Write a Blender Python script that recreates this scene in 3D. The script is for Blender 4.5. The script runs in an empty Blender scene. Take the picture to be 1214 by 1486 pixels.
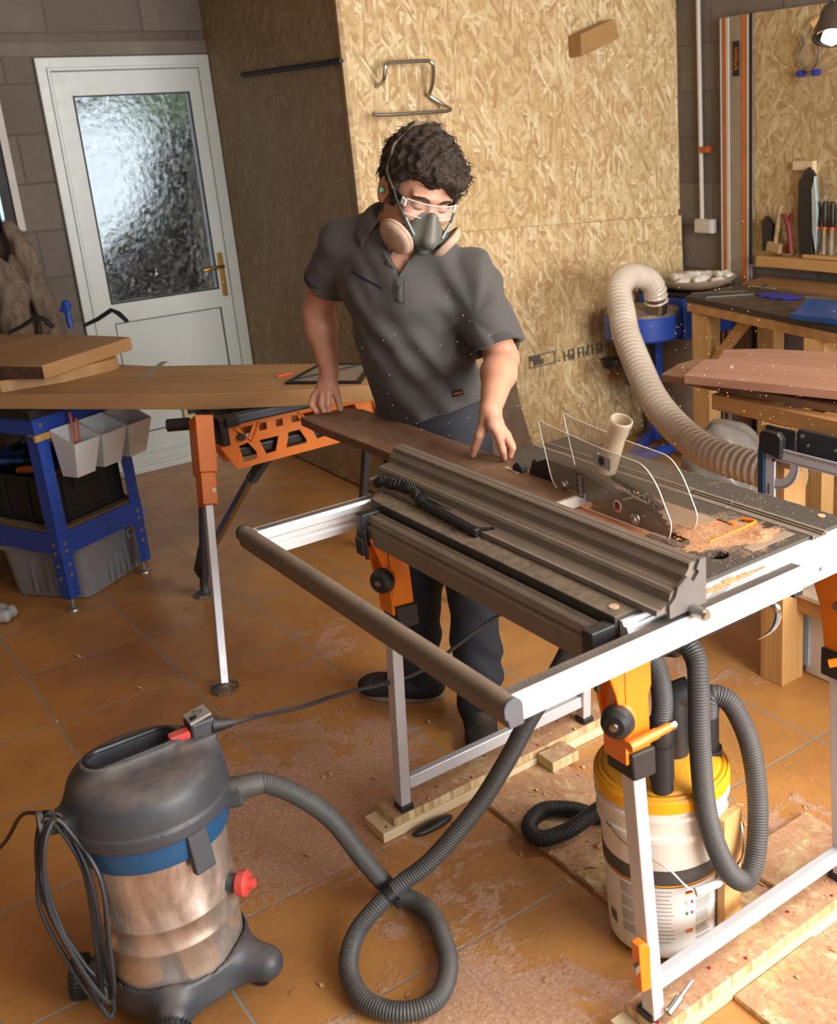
import bpy, math, random
import numpy as np
from mathutils import Vector, Matrix, noise
from mathutils.geometry import tessellate_polygon
random.seed(7); rng = np.random.default_rng(7)
SC = bpy.context.scene
COL = SC.collection
PI = math.pi
V = Vector
def R(d): return math.radians(d)

# ------------------------------------------------------------------ materials
def srgb(r, g, b):
    f = lambda c: (c/255/12.92) if c/255 <= .04045 else ((c/255+.055)/1.055)**2.4
    return (f(r), f(g), f(b), 1)
class NT:
    def __init__(s, name):
        s.m = bpy.data.materials.new(name); s.m.use_nodes = True
        s.t = s.m.node_tree; s.t.nodes.clear()
        s.out = s.n('ShaderNodeOutputMaterial'); s.b = s.n('ShaderNodeBsdfPrincipled')
        s.l(s.b.outputs[0], s.out.inputs[0])
        s.tc = s.n('ShaderNodeTexCoord').outputs['Object']
    def n(s, k, **kw):
        o = s.t.nodes.new(k)
        for a, b in kw.items(): setattr(o, a, b)
        return o
    def l(s, a, b): s.t.links.new(a, b)
    def mapping(s, scale=(1,1,1), rot=(0,0,0), loc=(0,0,0), src=None):
        m = s.n('ShaderNodeMapping'); m.inputs['Scale'].default_value = scale
        m.inputs['Rotation'].default_value = rot; m.inputs['Location'].default_value = loc
        s.l(src or s.tc, m.inputs[0]); return m.outputs[0]
    def noise(s, scale=5, detail=3, rough=.5, src=None, dist=0):
        o = s.n('ShaderNodeTexNoise'); o.inputs['Scale'].default_value = scale
        o.inputs['Detail'].default_value = detail; o.inputs['Roughness'].default_value = rough
        o.inputs['Distortion'].default_value = dist
        s.l(src or s.tc, o.inputs['Vector']); return o.outputs['Fac']
    def ramp(s, src, stops, interp='LINEAR'):
        o = s.n('ShaderNodeValToRGB'); o.color_ramp.interpolation = interp
        e = o.color_ramp.elements
        while len(e) < len(stops): e.new(.5)
        for k, (p, c) in enumerate(stops):
            e[k].position = p; e[k].color = c if hasattr(c, '__len__') else (c, c, c, 1)
        s.l(src, o.inputs[0]); return o.outputs[0]
    def mix(s, fac, a, b, mode='MIX'):
        o = s.n('ShaderNodeMix', data_type='RGBA', blend_type=mode)
        for k, v in ((0, fac), (6, a), (7, b)):
            if isinstance(v, bpy.types.NodeSocket): s.l(v, o.inputs[k])
            else: o.inputs[k].default_value = v
        return o.outputs[2]
    def math(s, op, a, b=0, c=0):
        o = s.n('ShaderNodeMath', operation=op)
        for k, v in ((0, a), (1, b), (2, c)):
            if isinstance(v, bpy.types.NodeSocket): s.l(v, o.inputs[k])
            else: o.inputs[k].default_value = v
        return o.outputs[0]
    def xyz(s, src=None):
        o = s.n('ShaderNodeSeparateXYZ'); s.l(src or s.tc, o.inputs[0]); return o.outputs
    def bump(s, h, strength=.3, dist=.01):
        o = s.n('ShaderNodeBump'); o.inputs['Strength'].default_value = strength
        o.inputs['Distance'].default_value = dist
        s.l(h, o.inputs['Height']); s.l(o.outputs[0], s.b.inputs['Normal'])
    def set(s, **kw):
        for k, v in kw.items():
            i = s.b.inputs[k.replace('_', ' ')]
            if isinstance(v, bpy.types.NodeSocket): s.l(v, i)
            else: i.default_value = v
DUST = srgb(176, 148, 122)
def upmask(t, lo=.35, hi=.95):
    g = t.n('ShaderNodeNewGeometry'); z = t.xyz(g.outputs['Normal'])[2]
    return t.ramp(z, [(max(0,lo), 0), (hi, 1)])
def pmat(name, col, rough=.5, metal=0, var=.12, dust=0, scale=9, bump=.0, coat=0, dustcol=DUST, clearcoat=0, spec=.5):
    t = NT(name)
    n = t.noise(scale, 5, .6)
    dark = tuple(c*(1-var) for c in col[:3])+(1,); lite = tuple(min(1, c*(1+var)) for c in col[:3])+(1,)
    c = t.ramp(n, [(.3, dark), (.7, lite)])
    if dust:
        n2 = t.noise(scale*1.7, 6, .7)
        m = t.math('MULTIPLY', t.ramp(n2, [(.5-.45*dust, .0), (.75-.25*dust, 1)]), t.math('ADD', t.math('MULTIPLY', upmask(t), .8), .2*dust))
        m = t.math('MULTIPLY', m, min(1, dust*1.25))
        c = t.mix(m, c, dustcol)
        t.set(Roughness=t.math('ADD', t.math('MULTIPLY', m, .5), rough))
    else: t.set(Roughness=t.ramp(t.noise(scale*3, 4), [(0, max(0, rough-.1)), (1, min(1, rough+.1))]))
    t.set(Base_Color=c, Metallic=metal)
    t.b.inputs['Specular IOR Level'].default_value = spec
    if coat: t.b.inputs['Coat Weight'].default_value = coat
    if bump: t.bump(t.noise(scale*12, 4), bump, .002)
    return t.m
def wood(name, c1, c2, ang=0, scale=1, rough=.6, ring=1, knots=True, dust=0, axis='z', tilt=0):
    """grain runs along local x turned by ang about z (axis='v' : vertical grain)"""
    t = NT(name)
    rot = (0, 0, -ang) if axis == 'z' else (0, R(90), 0)
    r = t.mapping((1,1,1), rot)
    s1 = t.mapping((1.2*scale, 14*scale, 14*scale), src=r)
    warp = t.noise(1.0, 2, .5, src=s1, dist=.6)
    fine = t.noise(1.0, 4, .7, src=t.mapping((5*scale, 190*scale, 190*scale), src=r))
    broad = t.noise(1.6*scale, 2, .5, src=r)
    w = t.n('ShaderNodeTexWave', wave_type='BANDS', bands_direction='Y'); t.l(t.mapping((.6*scale, 16*scale, 16*scale), src=r), w.inputs[0])
    w.inputs['Scale'].default_value = 1.0*ring; w.inputs['Distortion'].default_value = 6; w.inputs['Detail'].default_value = 3; w.inputs['Detail Scale'].default_value = .8
    a = t.math('ADD', t.math('MULTIPLY', w.outputs['Fac'], .16), t.math('MULTIPLY', warp, .68))
    a = t.math('ADD', a, t.math('MULTIPLY', fine, .22))
    c = t.ramp(a, [(.3, c1), (.8, c2)])
    c = t.mix(t.ramp(broad, [(.45, 0), (.75, .35)]), c, c2)
    if knots:
        v = t.n('ShaderNodeTexVoronoi'); v.inputs['Scale'].default_value = 2.2*scale
        t.l(t.mapping((1, 2.2, 2.2), src=r), v.inputs['Vector'])
        k = t.ramp(v.outputs['Distance'], [(.03, 1), (.075, 0)])
        c = t.mix(t.math('MULTIPLY', k, .7), c, tuple(x*.35 for x in c2[:3])+(1,))
    if dust:
        m = t.math('MULTIPLY', t.ramp(t.noise(14, 6, .7), [(.6-.3*dust, 0), (.8, 1)]), upmask(t))
        c = t.mix(t.math('MULTIPLY', m, dust), c, DUST)
    t.set(Base_Color=c, Roughness=rough)
    t.bump(fine, .15, .001)
    return t.m
def osb_mat(name, tint=1.0, dust=0, axis='y', vert=False, strong=1):
    """flakes on a board whose face is normal to the given axis"""
    t = NT(name)
    pp = t.xyz(); cbn = t.n('ShaderNodeCombineXYZ'); iu, iv = {'y': (0, 2), 'x': (1, 2), 'z': (0, 1)}[axis]
    t.l(pp[iu], cbn.inputs[0]); t.l(pp[iv], cbn.inputs[1]); base = cbn.outputs[0]
    def flakes(rot, sc, seed):
        m = t.mapping((sc[0], sc[1], .01), loc=(seed, seed*1.7, 0), src=t.mapping((1, 1, 1), (0, 0, R(rot)), src=base))
        wn = t.n('ShaderNodeTexNoise'); wn.inputs['Scale'].default_value = .5; wn.inputs['Detail'].default_value = 2; t.l(m, wn.inputs['Vector'])
        ad = t.n('ShaderNodeVectorMath', operation='MULTIPLY_ADD'); t.l(wn.outputs['Color'], ad.inputs[0]); ad.inputs[1].default_value = (1.1, 1.1, 0); t.l(m, ad.inputs[2])
        v = t.n('ShaderNodeTexVoronoi', voronoi_dimensions='2D'); v.inputs['Scale'].default_value = 1; t.l(ad.outputs[0], v.inputs['Vector'])
        sep = t.n('ShaderNodeSeparateColor'); t.l(v.outputs['Color'], sep.inputs[0])
        return sep.outputs[0], sep.outputs[1]
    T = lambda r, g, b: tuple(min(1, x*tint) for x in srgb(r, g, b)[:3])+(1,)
    A, A2 = flakes(10, (13, 62), 1.3); B, B2 = flakes(-38, (12, 66), 5.1); C_, C2 = flakes(57, (11, 70), 9.7); D, D2 = flakes(95, (15, 80), 3.1)
    cols = [(0, T(184, 150, 104)), (.3, T(202, 172, 122)), (.6, T(214, 188, 140)), (.9, T(226, 204, 160)), (1, T(240, 224, 186))]
    c = t.ramp(A, cols)
    for X, X2, th in ((B, B2, .55), (C_, C2, .55), (D, D2, .66)):
        c = t.mix(t.ramp(X2, [(th, 0), (th+.02, 1)], 'LINEAR'), c, t.ramp(X, cols))
    edge = t.noise(60, 3, .7, src=t.mapping((1, .35, 1), src=base))
    c = t.mix(t.ramp(edge, [(.3, .40*strong), (.5, 0)]), c, T(128, 92, 54))
    hi = t.ramp(C2, [(.95, 0), (.96, .55)]); c = t.mix(hi, c, T(246, 230, 190))
    big = t.noise(1.1, 3, .5, src=base); c = t.mix(t.ramp(big, [(.4, .0), (.7, .22)]), c, T(168, 126, 76))
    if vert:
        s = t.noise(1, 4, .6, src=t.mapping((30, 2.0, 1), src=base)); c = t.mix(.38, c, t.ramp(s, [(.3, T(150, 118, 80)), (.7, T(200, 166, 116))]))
    if dust:
        m = t.math('MULTIPLY', t.ramp(t.noise(11, 7, .7), [(.40, 0), (.50, .95)]), upmask(t)); c = t.mix(t.math('MULTIPLY', m, dust), c, t.ramp(t.noise(120, 3, .8), [(.3, srgb(158, 104, 78)), (.7, srgb(206, 156, 124))]))
    t.set(Base_Color=c, Roughness=.62); t.bump(t.math('ADD', A, t.math('MULTIPLY', edge, .6)), .25, .002)
    return t.m
def glass_mat(name, tint=(1,1,1,1), rough=.02, alpha=.2, dust=.0):
    t = NT(name)
    tr = t.n('ShaderNodeBsdfTransparent'); tr.inputs[0].default_value = tint
    mx = t.n('ShaderNodeMixShader'); fr = t.n('ShaderNodeLayerWeight'); fr.inputs[0].default_value = .25
    f = t.math('ADD', t.math('MULTIPLY', fr.outputs['Facing'], .25), alpha)
    if dust: f = t.math('ADD', f, t.ramp(t.noise(11, 5, .6), [(.35, 0), (.75, dust)]))
    t.l(f, mx.inputs[0]); t.l(tr.outputs[0], mx.inputs[1]); t.l(t.b.outputs[0], mx.inputs[2]); t.l(mx.outputs[0], t.out.inputs[0])
    t.set(Base_Color=srgb(206, 190, 168) if dust else (.9,.93,.95,1), Roughness=rough)
    return t.m

# ------------------------------------------------------------------ mesh builder
class MB:
    def __init__(s): s.v = []; s.f = []
    def add(s, vs, fs):
        o = len(s.v); s.v += [tuple(p) for p in vs]; s.f += [tuple(i+o for i in f) for f in fs]; return s
    def box(s, x0, x1, y0, y1, z0, z1):
        vs = [(x, y, z) for z in (z0, z1) for y in (y0, y1) for x in (x0, x1)]
        return s.add(vs, [(0,2,3,1),(4,5,7,6),(0,1,5,4),(2,6,7,3),(0,4,6,2),(1,3,7,5)])
    def obox(s, c, a, b, n):
        c, a, b, n = map(V, (c, a, b, n))
        vs = [c+i*a+j*b+k*n for k in (-1,1) for j in (-1,1) for i in (-1,1)]
        return s.add(vs, [(0,2,3,1),(4,5,7,6),(0,1,5,4),(2,6,7,3),(0,4,6,2),(1,3,7,5)])
    def bar(s, p, q, w, h, up=(0,0,1)):
        p, q, up = V(p), V(q), V(up); d = (q-p); L = d.length; d.normalize()
        side = d.cross(up)
        if side.length < 1e-4: side = d.cross(V((1,0,0)))
        side.normalize(); u = side.cross(d)
        return s.obox((p+q)/2, d*L/2, side*w/2, u*h/2)
    def prism(s, loops, o, u, v, n, depth):
        """flat plate from a polygon (and holes) given in u,v, thickened along n"""
        if not hasattr(loops[0][0], '__len__'): loops = [loops]
        o, u, v, n = V(o), V(u), V(v), V(n)
        tri = tessellate_polygon([[V((a, b, 0)) for a, b in lp] for lp in loops])
        flat = [p for lp in loops for p in lp]; N = len(flat)
        vs = [o+u*a+v*b for a, b in flat]+[o+u*a+v*b+n*depth for a, b in flat]
        fs = [tuple(t) for t in tri]+[tuple(i+N for i in reversed(t)) for t in tri]
        k = 0
        for lp in loops:
            m = len(lp)
            for i in range(m):
                a, b = k+i, k+(i+1) % m; fs.append((a, b, b+N, a+N))
            k += m
        return s.add(vs, fs)
    def tube(s, pts, r, seg=12, caps=True, closed=False):
        pts = [V(p) for p in pts]; n = len(pts)
        rr = r if hasattr(r, '__len__') else [r]*n
        T = []
        for i in range(n):
            a = pts[(i-1) % n] if closed or i > 0 else pts[i]; b = pts[(i+1) % n] if closed or i < n-1 else pts[i]
            T.append((b-a).normalized())
        nv = T[0].orthogonal().normalized(); vs = []
        for i in range(n):
            nv = (nv-T[i]*nv.dot(T[i])).normalized(); bv = T[i].cross(nv)
            for j in range(seg):
                a = 2*PI*j/seg; vs.append(pts[i]+(nv*math.cos(a)+bv*math.sin(a))*rr[i])
        fs = []
        for i in range(n if closed else n-1):
            for j in range(seg):
                a = i*seg+j; b = i*seg+(j+1) % seg; c = ((i+1) % n)*seg+(j+1) % seg; d = ((i+1) % n)*seg+j
                fs.append((a, b, c, d))
        if caps and not closed: fs += [tuple(reversed(range(seg))), tuple((n-1)*seg+j for j in range(seg))]
        return s.add(vs, fs)
    def cyl(s, p, q, r, r2=None, seg=20): return s.tube([p, q], [r, r if r2 is None else r2], seg)
    def lathe(s, prof, c=(0,0,0), ax=(0,0,1), seg=40, a0=0, a1=2*PI, x=None):
        c, ax = V(c), V(ax).normalized(); nv = V(x) if x else ax.orthogonal().normalized(); bv = ax.cross(nv)
        full = abs(a1-a0-2*PI) < 1e-6; m = seg if full else seg+1; vs = []
        for (r, z) in prof:
            for j in range(m):
                a = a0+(a1-a0)*j/seg; vs.append(c+ax*z+(nv*math.cos(a)+bv*math.sin(a))*max(r, 1e-5))
        fs = []
        for i in range(len(prof)-1):
            for j in range(seg):
                k = (j+1) % m; fs.append((i*m+j, i*m+k, (i+1)*m+k, (i+1)*m+j))
        return s.add(vs, fs)
    def grid(s, nx, ny, fn):
        vs = [fn(i/(nx-1), j/(ny-1)) for j in range(ny) for i in range(nx)]
        return s.add(vs, [(j*nx+i, j*nx+i+1, (j+1)*nx+i+1, (j+1)*nx+i) for j in range(ny-1) for i in range(nx-1)])
ROOT = {}
def rootloc(o):
    while o.parent: o = o.parent
    return V(ROOT[o.name])
def link(name, mb, mat, parent=None, bevel=0, sharp=35, seg=2, label=None, flat=False):
    vs, fs = (mb.v, mb.f) if isinstance(mb, MB) else mb
    me = bpy.data.meshes.new(name)
    if parent is not None: off = rootloc(parent)
    else:
        a = np.array([tuple(p) for p in vs]); off = V(((a[:,0].min()+a[:,0].max())/2, (a[:,1].min()+a[:,1].max())/2, a[:,2].min()))
    me.from_pydata([(p[0]-off[0], p[1]-off[1], p[2]-off[2]) for p in vs], [], [tuple(int(i) for i in f) for f in fs]); me.update()
    if not flat:
        me.polygons.foreach_set('use_smooth', [True]*len(me.polygons)); me.set_sharp_from_angle(angle=R(sharp))
    o = bpy.data.objects.new(name, me); COL.objects.link(o); me.materials.append(mat)
    import bmesh
    bm = bmesh.new(); bm.from_mesh(me); bmesh.ops.recalc_face_normals(bm, faces=bm.faces); bm.to_mesh(me); bm.free()
    if parent is not None: o.parent = parent
    else: o.location = off; ROOT[o.name] = tuple(off)
    if bevel:
        b = o.modifiers.new('bevel', 'BEVEL'); b.width = bevel; b.segments = seg; b.limit_method = 'ANGLE'; b.angle_limit = R(40); b.harden_normals = True
    if label: o['label'] = label
    return o
def tag(o, label, cat, group=None, kind=None):
    o['label'] = label; o['category'] = cat
    if group: o['group'] = group
    if kind: o['kind'] = kind
    return o
def thing(name, label, cat, loc, group=None):
    o = bpy.data.objects.new(name, None); COL.objects.link(o); o.empty_display_size = .05
    o.location = loc; ROOT[o.name] = tuple(loc); return tag(o, label, cat, group)
def struct(name, mb, mat, parent=None, bevel=0, sharp=35):
    o = link(name, mb, mat, parent, bevel, sharp)
    if parent is None: o['kind'] = 'structure'
    return o
def spline(pts, n=12, closed=False):
    """Catmull-Rom through points"""
    P = [V(p) for p in pts]; m = len(P); out = []
    for i in range(m if closed else m-1):
        g = (lambda k: P[k % m]) if closed else (lambda k: P[max(0, min(m-1, k))])
        p0, p1, p2, p3 = g(i-1), g(i), g(i+1), g(i+2)
        for k in range(n):
            t = k/n; out.append(.5*((2*p1)+(p2-p0)*t+(2*p0-5*p1+4*p2-p3)*t*t+(3*p1-p0-3*p2+p3)*t**3))
    if not closed: out.append(P[-1])
    return out
def resample(pts, step):
    out = [pts[0]]; acc = 0
    for a, b in zip(pts, pts[1:]):
        L = (b-a).length; t = step-acc
        while t <= L: out.append(a+(b-a)*(t/L)); t += step
        acc = (acc+L) % step if L > 0 else acc
    out.append(pts[-1]); return out
def hose(pts, r, pitch=.006, depth=.0016, seg=18, n=14):
    P = resample(spline(pts, n), pitch/3); P = P[:len(P)]
    rr = [r-(depth if i % 3 == 0 else 0) for i in range(len(P))]
    return MB().tube(P, rr, seg)

# ------------------------------------------------------------------ implicit surfaces (bodies, cloth, moulded parts)
def vnorm(a): a = np.array(a, float); return a/np.linalg.norm(a)
def smin(a, b, k):
    if k <= 0: return np.minimum(a, b)
    h = np.clip(.5+.5*(b-a)/k, 0, 1); return b*(1-h)+a*h-k*h*(1-h)
def smax(a, b, k): return -smin(-a, -b, k)
def cone(P, a, b, r1, r2):
    a, b = np.array(a, np.float32), np.array(b, np.float32); ab = b-a; L2 = float(ab@ab)
    t = np.clip(((P-a)@ab)/L2, 0, 1); d = P-(a+t[..., None]*ab)
    return np.sqrt((d*d).sum(-1))-(r1+(r2-r1)*t)
def ell(P, c, axes, rad):
    Q = (P-np.array(c, np.float32))@np.array(axes, np.float32).T
    rad = np.array(rad, np.float32); k0 = np.sqrt(((Q/rad)**2).sum(-1)); k1 = np.sqrt(((Q/rad**2)**2).sum(-1))
    return np.where(k1 > 1e-9, k0*(k0-1)/np.maximum(k1, 1e-9), -rad.min())
def halfspace(P, c, n): return (P-np.array(c, np.float32))@np.array(vnorm(n), np.float32)
def sweep(P, rings):
    """rings: (centre, lateral dir, half width, front dir, half depth) ; elliptic cross sections blended along the chain"""
    best = None
    for (c0, l0, a0, f0, b0), (c1, l1, a1, f1, b1) in zip(rings, rings[1:]):
        c0, c1 = np.array(c0, np.float32), np.array(c1, np.float32); ax = c1-c0; L2 = float(ax@ax)
        t = ((P-c0)@ax)/L2; tc = np.clip(t, 0, 1)
        q = P-(c0+tc[..., None]*ax)
        l = np.array(l0)*1.0; l1_ = np.array(l1)
        L = (l+(l1_-l)*.5).astype(np.float32); Fd = ((np.array(f0)+np.array(f1))/2).astype(np.float32)
        L /= np.linalg.norm(L); Fd /= np.linalg.norm(Fd); U = np.cross(L, Fd); 
        a = a0+(a1-a0)*tc; b = b0+(b1-b0)*tc
        x = q@L; y = q@Fd; z = q@U.astype(np.float32)
        m = np.minimum(a, b); k = np.sqrt((x/a)**2+(y/b)**2+(z/m)**2)
        g = np.sqrt((x/a**2)**2+(y/b**2)**2+(z/m**2)**2)
        d = np.where(g > 1e-6, k*(k-1)/np.maximum(g, 1e-6), -m)
        best = d if best is None else smin(best, d, .015)
    return best
def isosurf(fn, lo, hi, h):
    """surface nets of fn(P)<0 in the box lo..hi with cell size h"""
    lo, hi = np.array(lo, float), np.array(hi, float)
    n = np.ceil((hi-lo)/h).astype(int)+1
    B = 8; nb_ = -(-n//B); val = np.full(tuple(nb_*B), 1.0, np.float32)
    cen = np.argwhere(np.ones(tuple(nb_), bool)); cp = ((cen*B+(B-1)/2)*h+lo).astype(np.float32)
    dc = np.concatenate([fn(cp[i:i+60000]) for i in range(0, len(cp), 60000)])
    v6 = val.reshape(nb_[0], B, nb_[1], B, nb_[2], B)
    ins = cen[dc < 0]; v6[ins[:, 0], :, ins[:, 1], :, ins[:, 2], :] = -1
    act_ = cen[np.abs(dc) < B*.87*h*1.5+.006]
    o3 = np.stack(np.meshgrid(*[np.arange(B)]*3, indexing='ij'), -1).reshape(-1, 3)
    for i in range(0, len(act_), 160):
        blk = act_[i:i+160]; P = ((blk[:, None, :]*B+o3[None])*h+lo).astype(np.float32).reshape(-1, 3)
        v6[blk[:, 0], :, blk[:, 1], :, blk[:, 2], :] = fn(P).reshape(-1, B, B, B)
    val = np.ascontiguousarray(val[:n[0], :n[1], :n[2]])
    val[0], val[-1], val[:, 0], val[:, -1], val[:, :, 0], val[:, :, -1] = 1, 1, 1, 1, 1, 1
    neg = val < 0
    cnt = np.zeros(tuple(n-1), np.int8)
    for dx in (0, 1):
        for dy in (0, 1):
            for dz in (0, 1): cnt += neg[dx:n[0]-1+dx, dy:n[1]-1+dy, dz:n[2]-1+dz]
    act = (cnt > 0) & (cnt < 8); idx = np.full(act.shape, -1, np.int64); cells = np.argwhere(act); idx[act] = np.arange(len(cells))
    acc = np.zeros((len(cells), 3)); w = np.zeros(len(cells))
    C = [(i, j, k) for i in (0, 1) for j in (0, 1) for k in (0, 1)]
    for p in C:
        for ax in range(3):
            if p[ax]: continue
            q = list(p); q[ax] = 1
            va = val[cells[:,0]+p[0], cells[:,1]+p[1], cells[:,2]+p[2]]; vb = val[cells[:,0]+q[0], cells[:,1]+q[1], cells[:,2]+q[2]]
            cr = (va < 0) != (vb < 0); t = np.where(cr, va/np.where(cr, va-vb, 1), 0)
            pt = np.tile(np.array(p, float), (len(cells), 1)); pt[:, ax] += t
            acc += pt*cr[:, None]; w += cr
    vs = (cells+acc/w[:, None])*h+lo; fs = []
    for ax in range(3):
        u, v = (ax+1) % 3, (ax+2) % 3
        sl0 = [slice(1, n[k]-1) for k in range(3)]; sl0[ax] = slice(0, n[ax]-1); sl1 = list(sl0); sl1[ax] = slice(1, n[ax])
        a = neg[tuple(sl0)]; b = neg[tuple(sl1)]
        for sgn, msk in ((0, a & ~b), (1, ~a & b)):
            e = np.argwhere(msk); off = np.array([1, 1, 1]); off[ax] = 0; e = e+off
            du = np.zeros(3, int); du[u] = 1; dv = np.zeros(3, int); dv[v] = 1
            q = [idx[tuple((e-x).T)] for x in (du*0, du, du+dv, dv)]
            if sgn: q = q[::-1]
            fs.append(np.stack(q, 1))
    fs = np.concatenate(fs); fs = fs[(fs >= 0).all(1)]
    return vs, fs
def relax(vs, fs, it=2, lam=.5):
    e = np.concatenate([fs[:, [0, 1]], fs[:, [1, 2]], fs[:, [2, 3]], fs[:, [3, 0]]])
    for _ in range(it):
        s = np.zeros_like(vs); c = np.zeros(len(vs))
        np.add.at(s, e[:, 0], vs[e[:, 1]]); np.add.at(c, e[:, 0], 1); np.add.at(s, e[:, 1], vs[e[:, 0]]); np.add.at(c, e[:, 1], 1)
        vs = vs+(s/c[:, None]-vs)*lam
    return vs
def vnormals(vs, fs):
    a = vs[fs[:, 2]]-vs[fs[:, 0]]; b = vs[fs[:, 3]]-vs[fs[:, 1]]; n = np.cross(a, b); N = np.zeros_like(vs)
    for k in range(4): np.add.at(N, fs[:, k], n)
    return N/np.maximum(np.linalg.norm(N, axis=1), 1e-12)[:, None]
# ------------------------------------------------------------------ camera, world, light
cam_d = bpy.data.cameras.new('camera'); cam = bpy.data.objects.new('camera', cam_d); COL.objects.link(cam); SC.camera = cam
yaw, pit, rol, FPX, CX, CY, CAMH = .63093567, .31191271, -.0660306, 1543.84, 770.386, 668.56, 1.675
fw = V((math.sin(yaw)*math.cos(pit), math.cos(yaw)*math.cos(pit), -math.sin(pit)))
r0 = V((math.cos(yaw), -math.sin(yaw), 0)); u0 = r0.cross(fw)
cr = r0*math.cos(rol)+u0*math.sin(rol); cu = u0*math.cos(rol)-r0*math.sin(rol)
cam.matrix_world = Matrix(((cr.x, cu.x, -fw.x, 0), (cr.y, cu.y, -fw.y, 0), (cr.z, cu.z, -fw.z, CAMH), (0,0,0,1)))
cam_d.sensor_fit = 'HORIZONTAL'; cam_d.sensor_width = 36; cam_d.lens = 36*FPX/1214
cam_d.shift_x = -(CX-607)/1214; cam_d.shift_y = (CY-743)/1214
cam_d.clip_start = .05; cam_d.clip_end = 60
cam_d.dof.use_dof = True; cam_d.dof.focus_distance = 2.65; cam_d.dof.aperture_fstop = 6.3

W = bpy.data.worlds.new('sky'); SC.world = W; W.use_nodes = True
bg = W.node_tree.nodes['Background']; bg.inputs[0].default_value = (.80, .90, 1, 1); bg.inputs[1].default_value = 1.0
def area(name, loc, target, sx, sy, power, col=(1, 1, 1)):
    d = bpy.data.lights.new(name, 'AREA'); d.shape = 'RECTANGLE'; d.size = sx; d.size_y = sy; d.energy = power; d.color = col
    o = bpy.data.objects.new(name, d); COL.objects.link(o); o.location = loc
    o.rotation_euler = (V(target)-V(loc)).to_track_quat('-Z', 'Y').to_euler(); return o
area('doorway_daylight', (2.3, -1.7, 1.55), (1.8, 2.2, .6), 2.6, 1.8, 250, (1, .975, .94))
area('overhead_fill', (2.3, .5, 2.55), (1.5, 1.9, .3), 1.6, 1.2, 84, (1, .965, .92))  # added fill lamp under the ceiling to brighten floor and saw; no skylight there
SC.cycles.use_denoising = True
SC.cycles.max_bounces = 8; SC.cycles.transparent_max_bounces = 16; SC.cycles.caustics_reflective = False; SC.cycles.caustics_refractive = False
SC.cycles.sample_clamp_indirect = 6
SC.view_settings.view_transform = 'Standard'; SC.view_settings.look = 'None'; SC.view_settings.exposure = 0.0; SC.view_settings.gamma = 1.0

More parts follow.
